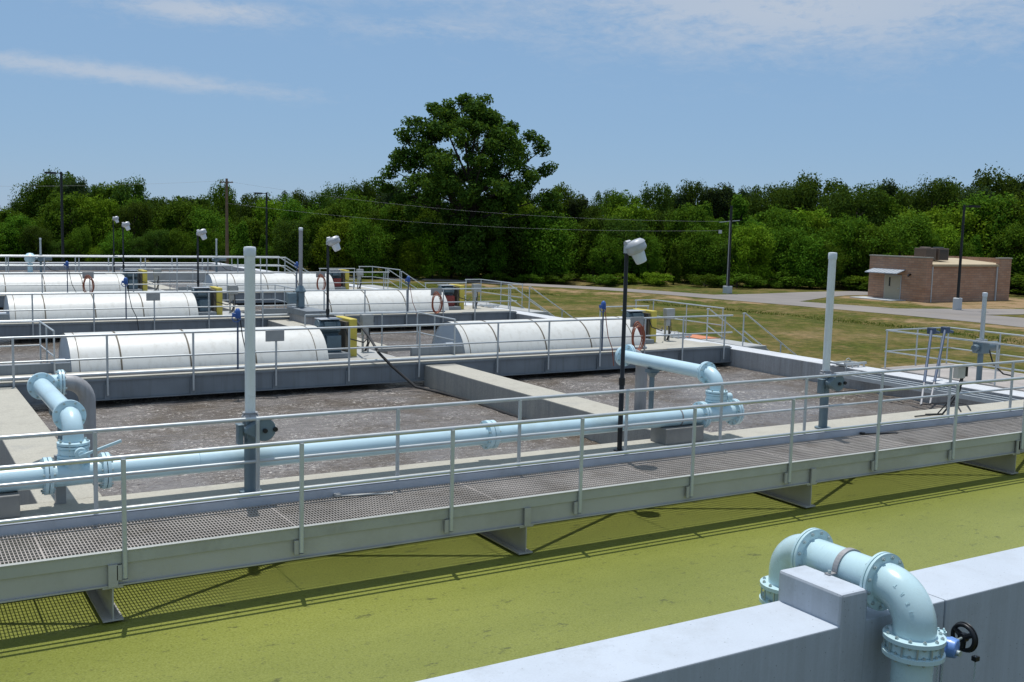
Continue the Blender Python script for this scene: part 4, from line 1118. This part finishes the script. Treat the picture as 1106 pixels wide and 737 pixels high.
# ------------------------------------------------------------------ brick building
def building():
    X0, X1, Y0, Y1, Z0, Z1 = 74.5, 85.9, 57.5, 63.35, -2.05, 1.66
    p = root('brick_building', (80.9, 60.4, -2), 'small brown brick utility building with a tan roof behind the lawn at right', 'building')
    b = MB()
    b.box(X0, X0 + 0.3, Y0, Y1, Z0, Z1)
    # street wall: corner piers full height, centre lower
    b.box(X0 + 0.3, X0 + 0.75, Y0, Y0 + 0.3, Z0, Z1)
    b.box(X0 + 0.75, X1 - 1.75, Y0 + 0.12, Y0 + 0.3, Z0, Z1 - 0.52)
    b.box(X1 - 1.75, X1, Y0, Y0 + 0.3, Z0, Z1)
    b.box(X1 - 0.3, X1, Y0 + 0.3, Y1, Z0, Z1)
    b.box(X0 + 0.3, X1 - 0.3, Y1 - 0.3, Y1, Z0, Z1)
    wl = b.build('wall', M['brick'], p, smooth=False)
    MB().box(X0 - 0.05, X0 + 0.35, Y0 - 0.05, Y1 + 0.05, Z1 + 0.002, Z1 + 0.09).box(X0 + 0.36, X0 + 0.8, Y0 - 0.05, Y0 + 0.32, Z1 + 0.002, Z1 + 0.09).box(X1 - 1.8, X1 + 0.05, Y0 - 0.05, Y0 + 0.35, Z1 + 0.002, Z1 + 0.09).build('coping', M['conc_top'], wl, smooth=False)
    rf = MB()
    vs = [(X0 + 0.301, Y0 + 0.05, Z1 - 0.50), (X1 - 0.301, Y0 + 0.05, Z1 - 0.50), (X1 - 0.301, Y1 - 0.301, Z1 - 0.14), (X0 + 0.301, Y1 - 0.301, Z1 - 0.14)]
    vs += [(x, y, z - 0.1) for x, y, z in vs]
    rf.add(vs, [(0, 1, 2, 3), (7, 6, 5, 4), (0, 4, 5, 1), (1, 5, 6, 2), (2, 6, 7, 3), (3, 7, 4, 0)])
    ro = rf.build('roof', M['roof'], p, smooth=False)
    MB().box(X0 + 0.78, X1 - 1.78, Y0 - 0.06, Y0 + 0.08, Z1 - 0.68, Z1 - 0.52).build('gutter', M['roof'], ro, smooth=False)
    for x in (X0 + 0.86, X1 - 1.87):
        MB().box(x - 0.05, x + 0.05, Y0 + 0.0, Y0 + 0.11, Z0, Z1 - 0.68).build('downpipe', M['conc_pale'], ro, smooth=False)
    for k, x in enumerate((76.9, 78.6)):
        h = MB().box(x, x + 1.35, Y0 + 2.0, Y0 + 3.2, Z1 - 0.25, Z1 + 0.78)
        ho = h.build('rooftop_unit', M['hvac'], p, bevel=0.03, smooth=False)
        b = MB()
        for q in range(8): b.box(x + 0.1, x + 1.25, Y0 + 1.97, Y0 + 1.998, Z1 - 0.1 + q * 0.10, Z1 - 0.06 + q * 0.10)
        b.lathe([(0.45, 0), (0.5, 0.06), (0.4, 0.1)], (x + 0.67, Y0 + 2.6, Z1 + 0.78), n=20)
        b.build('louvre', M['black'] if k else M['hvac'], ho, smooth=False)
    # door on the left-hand face (x = X0)
    d0, d1 = 59.95, 61.55
    MB().box(X0 - 0.05, X0 - 0.004, d0 - 0.06, d1 + 0.06, -2.0, 0.12).build('door_frame', M['conc_pale'], p, smooth=False)
    dd = MB().box(X0 - 0.09, X0 - 0.052, d0, d1, -1.98, 0.06).build('door', M['door'], p, smooth=False)
    MB().box(X0 - 0.105, X0 - 0.092, 60.95, 61.1, -0.85, -0.1).build('door_window', M['black'], dd)
    MB().cyl((X0 - 0.16, 60.08, -1.0), (X0 - 0.092, 60.08, -1.0), 0.04, 10).build('handle', M['bolt'], dd)
    a = MB()
    vs = [(X0 - 0.004, 59.55, 0.62), (X0 - 0.004, 62.9, 0.62), (X0 - 1.1, 62.9, 0.30), (X0 - 1.1, 59.55, 0.30)]
    vs = vs + [(x, y, z - 0.07) for x, y, z in vs]
    a.add(vs, [(3, 2, 1, 0), (4, 5, 6, 7), (0, 1, 5, 4), (1, 2, 6, 5), (2, 3, 7, 6), (3, 0, 4, 7)])
    for q in range(9): a.beam((X0 - 0.01, 59.7 + q * 0.38, 0.63), (X0 - 1.1, 59.7 + q * 0.38, 0.31), 0.03, 0.03)
    a.build('awning', M['awning'], p, smooth=False)
    l = MB().box(X0 - 0.25, X0 - 0.004, 58.95, 59.1, 0.18, 0.30).cyl((X0 - 0.3, 59.02, 0.2), (X0 - 0.22, 59.02, 0.12), 0.09, 10)
    l.build('wall_light', M['black'], p)
    tag(MB().box(72.5, 74.45, 59.3, 63.6, -2.02, -1.93).build('door_slab', M['conc_pale'], loc=(74.2, 61.5, -2), smooth=False), 'pale concrete slab in front of the beige door of the brick building', 'slab')
building()

# ------------------------------------------------------------------ tall site lights, utility poles, wires
def site_light(x, y, zt, lab, d=(-1, 0.3), base=True):
    p = root('site_light', (x, y, -2), lab, 'light pole', 'tall black site light poles')
    MB().tube([(x, y, -1.3 if base else -2.0), (x, y, zt)], [0.115, 0.085], 12).build('pole', M['black'], p)
    if base: MB().lathe([(0.33, -2.1), (0.33, -1.12), (0.28, -1.08)], (x, y, 0), n=16).build('concrete_base', M['conc_pale'], p)
    v = Vector((d[0], d[1], 0)).normalized()
    c = Vector((x, y, zt - 0.1))
    MB().beam(c, c + v * 0.45, 0.09, 0.07).beam(c + v * 0.4, c + v * 1.15, 0.38, 0.14).build('lamp_head', M['black'], p)
    return p
site_light(70.0, 51.05, 5.9, 'black light pole on a concrete base in front of the brick building', (1, -0.6))
site_light(12.2, 86.5, 6.7, 'tall black light pole rising behind the far tanks at left', (-1, 0.4), False)
site_light(32.4, 100.0, 6.05, 'black light pole in front of the wood just right of the wooden utility pole', (-1, 0.4), False)

def upole(x, y, zt, lab, mat, arm=True, second=False):
    p = root('utility_pole', (x, y, -2), lab, 'utility pole')
    MB().tube([(x, y, -2.1), (x, y, zt)], [0.17, 0.11], 12).build('pole', M[mat], p)
    v = Vector((0.86, -0.5, 0))
    c = Vector((x, y, zt - 0.35))
    if arm:
        MB().beam(c - v * 0.6, c + v * 0.6, 0.08, 0.1).build('crossarm', M[mat], p)
        for t in (-0.5, 0.5):
            MB().lathe([(0.04, 0.04), (0.06, 0.1), (0.03, 0.16)], c + v * t, n=8).build('insulator', M['cap'], p)
    return p
upole(28.5, 99.8, 7.2, 'brown wooden utility pole in front of the wood at left', 'wood')
p = upole(64.5, 70.3, 5.7, 'grey and black pole with small arms beside the road in the middle distance', 'black', arm=False)
b = MB().cyl((64.32, 70.2, -1.9), (64.32, 70.2, 4.4), 0.045, 10)
b.build('conduit', M['pipe_grey'], p)
v = Vector((0.86, -0.5, 0)); c = Vector((64.5, 70.3, 4.35))
MB().beam(c - v * 1.0 - Vector((0, 0, 0.12)), c, 0.06, 0.06).beam(c, c + v * 0.8 + Vector((0, 0, 0.08)), 0.06, 0.06).box(63.6, 63.8, 70.6, 70.8, 3.25, 3.55).build('arm', M['conc_pale'], p)
MB().box(64.2, 64.8, 70.0, 70.6, -2.05, -1.35).build('concrete_base', M['conc_pale'], p, bevel=0.03, smooth=False)

def wire(a, b_, sag, lab):
    a = Vector(a); b_ = Vector(b_); n = 16
    pts = [a.lerp(b_, i / n) - Vector((0, 0, sag * 4 * (i / n) * (1 - i / n))) for i in range(n + 1)]
    tag(MB().tube(pts, 0.007, 5).build('power_line', M['pipe_grey'], loc=a), lab, 'wire', 'power lines')
wire((28.5, 99.8, 7.0), (-30, 110, 6.8), 1.3, 'power line running left from the wooden utility pole')
wire((28.5, 99.8, 6.95), (63.6, 70.8, 4.3), 0.9, 'upper power line from the wooden utility pole across the wood to the grey pole')
wire((28.5, 99.8, 4.9), (63.8, 70.7, 3.5), 0.8, 'lower power line from the wooden utility pole across the wood to the grey pole')

# ------------------------------------------------------------------ trees
YAW, PITCH, ROLL, FPX = 0.5425875, 0.11094531, 0.02478833, 1142.36944
def cam_dir_xy(u):
    a = YAW + math.atan((u - 553) / FPX)
    return math.sin(a), math.cos(a)
def horizon_y(u): return 237.0 + (u - 400) * 0.0248 - 0.0

def leaf_quads(b, c, rx, rz, n, size, rg):
    """n leaf-clump faces through a lumpy blob, thicker near its skin"""
    for _ in range(n):
        while True:
            d = Vector((rg.gauss(0, 1), rg.gauss(0, 1), rg.gauss(0, 1)))
            if d.length > 0.1: break
        d.normalize()
        t = rg.random() ** 0.45 * (1 + 0.15 * rg.random() ** 3)
        p = Vector((c[0] + d.x * rx * t, c[1] + d.y * rx * t, c[2] + d.z * rz * t))
        nrm = (d * 0.6 + Vector((rg.gauss(0, 0.5), rg.gauss(0, 0.5), rg.gauss(0.35, 0.5)))).normalized()
        u = nrm.orthogonal().normalized(); w = nrm.cross(u)
        a = rg.random() * 6.28; u, w = u * math.cos(a) + w * math.sin(a), w * math.cos(a) - u * math.sin(a)
        s = size * (0.6 + 0.8 * rg.random())
        s2 = s * (0.5 + 0.4 * rg.random())
        b.add([p - u * s, p - w * s2 + u * s * 0.1, p + u * s, p + w * s2 - u * s * 0.15], [(0, 1, 2, 3)])

def make_tree(kind, H, W, seed, nclump, nleaf, size, leafmat, low=0.15, label='x', cat='tree'):
    rg = random.Random(seed)
    t = bpy.data.objects.new('tree' if cat == 'tree' else 'bush', None); COL.objects.link(t)
    t['category'] = cat
    cb = MB(); tb = MB()
    tb.tube([(0, 0, -0.1), (0.05 * H * rg.uniform(-1, 1) * 0.3, 0, H * 0.35), (0.03 * H * rg.uniform(-1, 1), 0.02 * H, H * 0.8)], [H * 0.026, H * 0.019, H * 0.006], 8)
    for k in range(nclump):
        a = rg.random() * 2 * PI
        f = rg.random()
        if kind == 'round':
            zz = low + (0.93 - low) * (k + rg.random()) / nclump
            e = math.sqrt(max(0.02, 1 - ((zz - 0.52) / 0.50) ** 2))
        elif kind == 'spire':
            zz = low + (0.95 - low) * (k + rg.random()) / nclump
            e = max(0.06, (1.02 - zz) ** 0.75)
        else:
            zz = low + (0.93 - low) * (k + rg.random()) / nclump
            e = math.sqrt(max(0.02, 1 - ((zz - 0.62) / 0.42) ** 2)) * (0.8 + 0.3 * rg.random())
        rad = W / 2 * e * (0.35 + 0.55 * math.sqrt(f))
        c = (math.cos(a) * rad, math.sin(a) * rad, zz * H)
        br = W * rg.uniform(0.07, 0.22) * (0.75 + 0.5 * e)
        leaf_quads(cb, c, br, br * rg.uniform(0.6, 1.1), int(nleaf * (0.4 + 5 * br / W)), size * rg.uniform(0.8, 1.15), rg)
        if k % 3 == 0:
            z0 = max(0.12 * H, c[2] - W * 0.3)
            tb.tube([(0, 0, z0), (c[0] * 0.55, c[1] * 0.55, z0 + (c[2] - z0) * 0.6), c], [H * 0.010, H * 0.006, H * 0.002], 5)
    cr = cb.build('crown', M[leafmat], smooth=False); cr.parent = t
    tr = tb.build('trunk', M['trunk']); tr.parent = t
    return t, H

PROTO = {}
specs = [('dark_a', 'round', 10, 8.5, 'leaf_dark'), ('dark_b', 'vase', 11, 8.0, 'leaf_dark'), ('mid_a', 'round', 9, 8.0, 'leaf_mid'), ('mid_b', 'vase', 10, 9.0, 'leaf_mid'),
         ('light_a', 'round', 8, 7.5, 'leaf_light'), ('pine_a', 'vase', 12, 6.5, 'leaf_pine'), ('spire_a', 'spire', 10, 5.5, 'leaf_mid')]
for i, (nm, kd, H, W, lm) in enumerate(specs):
    PROTO[nm] = make_tree(kd, H, W, 11 + i, 60, 230, 0.145, lm, low=0.45 if nm == 'pine_a' else 0.10)
PROTO['bush_a'] = make_tree('round', 3.0, 4.2, 77, 26, 170, 0.09, 'leaf_mid', low=0.12, cat='bush')
PROTO['bush_b'] = make_tree('round', 3.0, 3.8, 78, 26, 170, 0.085, 'leaf_light', low=0.12, cat='bush')
for k in PROTO: PROTO[k] = [PROTO[k][0], PROTO[k][1], False]

profile = [(-80, 214), (0, 214), (20, 214), (45, 200), (66, 192), (90, 206), (130, 198), (155, 206), (190, 209), (225, 208), (250, 212), (290, 207), (330, 207), (370, 204), (410, 206),
           (600, 211), (640, 207), (680, 208), (715, 200), (760, 206), (800, 205), (850, 205), (880, 207), (912, 202), (945, 208), (975, 206), (1000, 207), (1030, 197), (1060, 199), (1095, 192), (1130, 194), (1250, 196)]
def top_y(u):
    for (a, ya), (b_, yb) in zip(profile, profile[1:]):
        if a <= u <= b_: return ya + (yb - ya) * (u - a) / (b_ - a)
    return 207
ORDN = ['nearest', 'second', 'third', 'fourth', 'fifth', 'sixth', 'seventh', 'eighth', 'ninth', 'tenth', 'eleventh', 'twelfth', 'thirteenth', 'fourteenth', 'fifteenth', 'sixteenth', 'seventeenth', 'eighteenth', 'nineteenth', 'twentieth'] + ['%dth' % k for k in range(21, 80)]
def place_tree(kind, u, dist, topy, label, group, wscale=1.0, base=-2.0):
    dx, dy = cam_dir_xy(u)
    fwd = dist
    L = fwd / math.cos(math.atan((u - 553) / FPX))
    z = 3.7 + (horizon_y(u) - topy) / FPX * fwd
    H = z - base
    pr = PROTO[kind]
    if not pr[2]: o = pr[0]; pr[2] = True
    else: o = copy_tree(pr[0])
    s = H / (pr[1] * 0.97)
    o.location = (dx * L, dy * L, base)
    o.scale = (s * wscale, s * wscale * rnd.uniform(0.9, 1.1), s)
    o.rotation_euler = (0, 0, rnd.random() * 6.28)
    tag(o, label, None, group)
    return o
tone = {'dark': 'dark green', 'mid': 'mid green', 'light': 'bright green', 'pine': 'dark thin-crowned', 'spire': 'pointed green'}
marks = [(505, 'the big lone tree'), (1015, 'the brick building'), (245, 'the wooden utility pole'), (788, 'the grey roadside pole')]
counts = {}
def tree_label(u, row, kind, thing='tree'):
    m = min(marks, key=lambda q: abs(q[0] - u))
    side = 'left' if u < m[0] else 'right'
    key = (m[1], side, row, thing); counts[key] = counts.get(key, 0) + 1
    return m, side, key
plan = []
u = -70
while u < 1190:
    if True:
        k = rnd.choice(['dark_a', 'dark_b', 'mid_a', 'pine_a', 'pine_a', 'mid_b', 'dark_b'])
        plan.append((k, u + rnd.uniform(-5, 5), rnd.uniform(122, 134), top_y(u) + rnd.gauss(2, 8), 'back', rnd.uniform(0.5, 0.85)))
    u += 19
u = -80
while u < 1190:
    k = rnd.choice(['mid_a', 'mid_b', 'mid_a', 'spire_a', 'mid_b', 'dark_b', 'light_a'])
    ty = top_y(u) + rnd.uniform(10, 34)
    if 850 < u < 1106 and rnd.random() < 0.6: k = 'light_a'; ty = top_y(u) + rnd.uniform(24, 44)
    plan.append((k, u + rnd.uniform(-6, 6), rnd.uniform(111, 118) , ty, 'middle', rnd.uniform(0.7, 0.95)))
    u += 19
u = -80
while u < 1200:
    k = rnd.choice(['mid_a', 'mid_b', 'light_a', 'spire_a', 'dark_a', 'dark_b'])
    ty = rnd.uniform(234, 268)
    plan.append((k, u + rnd.uniform(-8, 8), rnd.uniform(104.5, 108.5), ty, 'front', rnd.uniform(0.75, 1.0)))
    u += 21
u = 400
while u < 1190:
    k = rnd.choice(['bush_a', 'bush_b', 'bush_a'])
    plan.append((k, u + rnd.uniform(-6, 6), rnd.uniform(102.5, 104.5), rnd.uniform(290, 301) + (4 if u > 800 else 0), 'edge', rnd.uniform(2.0, 3.4)))
    u += rnd.choice([14, 20, 34, 46])
lab = {}
for i, (k, uu, d, ty, row, ws) in enumerate(plan):
    m = min(marks, key=lambda q: abs(q[0] - uu)); side = 'left' if uu < m[0] else 'right'
    lab.setdefault((m[1], side, row), []).append((abs(uu - m[0]), i))
names = {}
for (mk_, side, row), ls in lab.items():
    for n, (_, i) in enumerate(sorted(ls)):
        k = plan[i][0]
        if row == 'edge': names[i] = f'low green bush before the wood, {ORDN[n]} {side} of {mk_}'
        else: names[i] = f'{tone[k.split("_")[0]]} tree, {row} row of the wood, {ORDN[n]} {side} of {mk_}'
for i, (k, uu, d, ty, row, ws) in enumerate(plan):
    place_tree(k, uu, d, ty, names[i], 'bushes at the edge of the wood' if row == 'edge' else f'trees in the {row} row of the wood', ws)
for k in PROTO:
    if not PROTO[k][2]:
        for ch in list(PROTO[k][0].children): bpy.data.objects.remove(ch)
        bpy.data.objects.remove(PROTO[k][0])

# dark mass that closes the wood between the trunks
wb = MB(); rg = random.Random(3)
for k in range(95):
    u = -110 + k * 14
    dx, dy = cam_dir_xy(u); L = 140 / math.cos(math.atan((u - 553) / FPX))
    zt = 3.7 + (horizon_y(u) - top_y(u)) / FPX * 140 - 2.0
    for z in (-0.6, 1.8, 4.2, zt - 1.4):
        if z < zt: leaf_quads(wb, (dx * L + rg.uniform(-1, 1), dy * L, z), 2.6, 1.9, 110, 0.34, rg)
tag(wb.build('distant_wood', M['leaf_dark'], smooth=False, loc=(70, 120, -2)), 'dark thicket closing the gaps behind the rows of trees', 'wood', kind='stuff')

def big_tree():
    rg = random.Random(21)
    bx, by = 51.5, 94.5
    t = root('big_tree', (bx, by, -2), 'very large dark spreading tree standing alone above the wood in the centre left', 'tree')
    cb = MB(); tb = MB()
    dep = bx * math.sin(YAW) + by * math.cos(YAW)
    # outline in the plane facing the lawn: (lateral metres, height metres) for clump centres
    rx, ry = math.cos(YAW), -math.sin(YAW)
    tb.tube([(bx, by, -2.1), (bx + 0.2, by, 1.5), (bx - 0.2, by, 5.0)], [0.62, 0.48, 0.42], 12)
    envL = [(0, 3.5), (4, 6.0), (8, 7.9), (11, 8.2), (13, 7.4), (15, 6.2), (16.6, 4.3), (17.6, 2.4)]
    envR = [(0, 3.5), (4, 6.3), (8, 8.0), (10, 7.5), (12, 7.9), (13.8, 7.2), (14.6, 4.8), (16.4, 3.2), (17.6, 1.6)]
    def w_at(h, env):
        for (a, wa), (b_, wb_) in zip(env, env[1:]):
            if a <= h <= b_: return wa + (wb_ - wa) * (h - a) / (b_ - a)
        return 1.0
    for k in range(250):
        h = rg.uniform(1.0, 17.4) if rg.random() < 0.6 else rg.uniform(8, 16.8)
        a = rg.random() * 2 * PI; q = math.sqrt(rg.uniform(0.08, 1.0))
        W = w_at(h, envR if math.cos(a) > 0 else envL)
        lat = math.cos(a) * (W - 0.7) * q; dp = math.sin(a) * W * q * 0.9
        if (lat - 3.6) ** 2 + ((h - 11.0) * 1.5) ** 2 < 1.0: continue
        if (lat + 0.3) ** 2 + ((h - 9.6) * 1.4) ** 2 < 0.7: continue
        if (lat - 6.0) ** 2 + ((h - 8.6) * 1.2) ** 2 < 0.8: continue
        if (lat + 4.6) ** 2 + ((h - 12.4) * 1.5) ** 2 < 0.7: continue
        if h < 6 and rg.random() < 0.5: lat *= 0.6
        c = (bx + rx * lat + math.sin(YAW) * dp, by + ry * lat + math.cos(YAW) * dp, h - 2.0)
        br = rg.uniform(0.6, 1.35)
        leaf_quads(cb, c, br, br * rg.uniform(0.6, 0.95), int(80 + 190 * br), 0.14, rg)
        if k % 11 == 0:
            zb = rg.uniform(2.0, 5.0)
            m = (bx + (c[0] - bx) * 0.45, by + (c[1] - by) * 0.45, zb + (c[2] - zb) * 0.62)
            tb.tube([(bx, by, zb), m, c], [0.22, 0.11, 0.02], 7)
    # side sprays that give the crown its ragged edge
    for lat, h, r0 in ((-7.9, 10.8, 1.3), (-8.4, 9.2, 1.2), (-7.2, 12.2, 1.2), (-6.9, 8.2, 1.3), (7.5, 13.2, 1.3), (7.6, 11.4, 1.2), (8.1, 8.4, 1.1), (8.5, 7.2, 1.0), (6.2, 14.2, 1.1), (-6.6, 13.9, 1.2), (-5.6, 15.4, 1.1), (-3.4, 17.1, 1.1), (-1.0, 17.7, 1.0), (0.8, 17.5, 1.0), (2.4, 16.4, 1.1), (3.9, 15.3, 1.1), (8.9, 6.2, 0.9)):
        c = (bx + rx * lat, by + ry * lat, h - 2)
        for q in range(3):
            c2 = (c[0] + rg.uniform(-0.6, 0.6), c[1] + rg.uniform(-0.6, 0.6), c[2] + rg.uniform(-0.5, 0.5))
            leaf_quads(cb, c2, r0 * 0.75, r0 * 0.5, 150, 0.14, rg)
        tb.tube([(bx, by, h * 0.45), (bx + (c[0] - bx) * 0.5, by + (c[1] - by) * 0.5, h * 0.72 - 1), c], [0.16, 0.10, 0.03], 6)
    cb.build('crown', M['leaf_dark'], t, smooth=False)
    tb.build('trunk', M['trunk'], t)
big_tree()

# rough grass growing along the swale by the road
gb = MB(); rg = random.Random(5)
P = dens(ROAD_N, 6)
for k in range(15000):
    i = rg.randrange(6, len(P) - 1)
    ax, ay = P[i]; bx_, by_ = P[i + 1]; t = rg.random()
    nx_, ny_ = by_ - ay, -(bx_ - ax); ln_ = math.hypot(nx_, ny_) or 1
    d = 6.0 + rg.gauss(0, 1.5)
    sx_ = 1 if nx_ < 0 else -1
    x = ax + (bx_ - ax) * t + sx_ * nx_ / ln_ * d; y = ay + (by_ - ay) * t + sx_ * ny_ / ln_ * d
    if math.sin(x * 0.7) + math.sin(y * 0.31 + 1) < -0.6: continue
    h = rg.uniform(0.06, 0.22); a = rg.random() * 6.28; w = 0.045
    lx, ly = rg.gauss(0, 0.08), rg.gauss(0, 0.08)
    z = -2.32
    gb.add([(x - math.cos(a) * w, y - math.sin(a) * w, z), (x + math.cos(a) * w, y + math.sin(a) * w, z), (x + lx, y + ly, z + h)], [(0, 1, 2)])
tag(gb.build('rough_grass', M['grassblade'], smooth=False, loc=(55, 60, -2)), 'taller rough green grass along the roadside swale', 'grass', kind='stuff')

# ------------------------------------------------------------------ world, sun, camera
SUN_DIR = Vector((0.055, 0.215, 1.0)).normalized()
elev = math.asin(SUN_DIR.z); azim = math.atan2(SUN_DIR.x, SUN_DIR.y)
w = bpy.data.worlds.new('World'); sc.world = w; w.use_nodes = True
t = w.node_tree; ns = t.nodes; ln = t.links; ns.clear()
out = ns.new('ShaderNodeOutputWorld'); bg = ns.new('ShaderNodeBackground'); ln.new(bg.outputs[0], out.inputs[0])
sky = ns.new('ShaderNodeTexSky'); sky.sky_type = 'NISHITA'; sky.sun_disc = False
sky.sun_elevation = elev; sky.sun_rotation = azim; sky.altitude = 50; sky.air_density = 1.0; sky.dust_density = 0.0; sky.ozone_density = 5.0
tc = ns.new('ShaderNodeTexCoord'); sx = ns.new('ShaderNodeSeparateXYZ'); ln.new(tc.outputs['Generated'], sx.inputs[0])
def mth(op, a, b_=None, c=None):
    n = ns.new('ShaderNodeMath'); n.operation = op
    for i, v in enumerate((a, b_, c)):
        if v is None: continue
        if isinstance(v, (int, float)): n.inputs[i].default_value = v
        else: ln.new(v, n.inputs[i])
    return n.outputs[0]
az = mth('MULTIPLY', mth('ARCTAN2', sx.outputs[0], sx.outputs[1]), 180 / PI)
hyp = mth('SQRT', mth('ADD', mth('MULTIPLY', sx.outputs[0], sx.outputs[0]), mth('MULTIPLY', sx.outputs[1], sx.outputs[1])))
el = mth('MULTIPLY', mth('ARCTAN2', sx.outputs[2], hyp), 180 / PI)
cbn = ns.new('ShaderNodeCombineXYZ'); ln.new(az, cbn.inputs[0]); ln.new(el, cbn.inputs[1])
def gauss(azc, elc, sa, se, tilt=0.0):
    da = mth('SUBTRACT', az, azc)
    de = mth('SUBTRACT', mth('SUBTRACT', el, elc), mth('MULTIPLY', da, tilt))
    q = mth('ADD', mth('POWER', mth('ABSOLUTE', mth('DIVIDE', da, sa)), 2.0), mth('POWER', mth('ABSOLUTE', mth('DIVIDE', de, se)), 2.0))
    return mth('POWER', 2.718, mth('MULTIPLY', q, -1.0))
masks = [gauss(45, 11.2, 18, 3.0, -0.02), mth('MULTIPLY', gauss(10, 6.9, 12, 0.60, -0.055), 0.85), gauss(15, 10.2, 6, 0.8), mth('MULTIPLY', gauss(25, 12.2, 16, 1.3), 0.9), mth('MULTIPLY', gauss(27, 9.9, 9, 0.9), 0.6)]
msum = masks[0]
for m_ in masks[1:]: msum = mth('MAXIMUM', msum, m_)
above = mth('MULTIPLY', mth('GREATER_THAN', el, 13.5), 0.75)
msum = mth('MAXIMUM', msum, above)
def wn(scale, st, det=8, rough=0.62, dist=0.0):
    mp = ns.new('ShaderNodeMapping'); mp.inputs['Scale'].default_value = st; mp.inputs['Rotation'].default_value = (0, 0, R_(-7)); ln.new(cbn.outputs[0], mp.inputs['Vector'])
    n = ns.new('ShaderNodeTexNoise'); n.inputs['Scale'].default_value = scale; n.inputs['Detail'].default_value = det; n.inputs['Roughness'].default_value = rough; n.inputs['Distortion'].default_value = dist
    ln.new(mp.outputs[0], n.inputs['Vector']); return n.outputs[0]
n1 = wn(0.22, (1, 3.2, 1), 9, 0.66, 0.5)
n2 = wn(1.1, (1, 2.6, 1), 7, 0.7, 0.4)
nn = mth('ADD', mth('MULTIPLY', n1, 0.62), mth('MULTIPLY', n2, 0.38))
cl = mth('MULTIPLY', mth('SUBTRACT', mth('ADD', nn, mth('MULTIPLY', msum, 0.30)), 0.56), 4.6)
clc = ns.new('ShaderNodeClamp'); ln.new(cl, clc.inputs[0])
fac = mth('MULTIPLY', mth('MULTIPLY', clc.outputs[0], 0.68), msum)
sm = ns.new('ShaderNodeMix'); sm.data_type = 'RGBA'; sm.inputs[0].default_value = 0.75
ln.new(sky.outputs[0], sm.inputs[6]); sm.inputs[7].default_value = (3.1, 5.1, 7.9, 1)
mx = ns.new('ShaderNodeMix'); mx.data_type = 'RGBA'
ln.new(fac, mx.inputs[0]); ln.new(sm.outputs[2], mx.inputs[6]); mx.inputs[7].default_value = (6.6, 7.1, 7.9, 1)
ln.new(mx.outputs[2], bg.inputs[0]); bg.inputs[1].default_value = 0.09

sd = bpy.data.lights.new('sun', 'SUN'); sd.energy = 4.0; sd.angle = R_(0.53); sd.color = (1.0, 0.97, 0.93)
so = bpy.data.objects.new('sun', sd); COL.objects.link(so); so.location = (0, 0, 30)
so.rotation_euler = SUN_DIR.to_track_quat('Z', 'Y').to_euler()

cam = bpy.data.cameras.new('camera'); co = bpy.data.objects.new('camera', cam); COL.objects.link(co)
cy_, sy_ = math.cos(YAW), math.sin(YAW); cp, sp = math.cos(PITCH), math.sin(PITCH)
fwd = Vector((sy_ * cp, cy_ * cp, -sp)); right = Vector((cy_, -sy_, 0)); up = right.cross(fwd)
r2 = right * math.cos(ROLL) + up * math.sin(ROLL); u2 = up * math.cos(ROLL) - right * math.sin(ROLL)
co.matrix_world = Matrix(((r2.x, u2.x, -fwd.x, 0), (r2.y, u2.y, -fwd.y, 0), (r2.z, u2.z, -fwd.z, 3.7), (0, 0, 0, 1)))
cam.sensor_width = 36; cam.lens = 36 * FPX / 1106; cam.clip_end = 3000; cam.clip_start = 0.1
sc.camera = co
sc.render.resolution_x = 1024; sc.render.resolution_y = 682
sc.view_settings.view_transform = 'Standard'; sc.view_settings.look = 'None'; sc.view_settings.exposure = -0.08; sc.view_settings.gamma = 1.0
sc.view_settings.use_curve_mapping = False
sc.cycles.max_bounces = 6; sc.cycles.transparent_max_bounces = 8
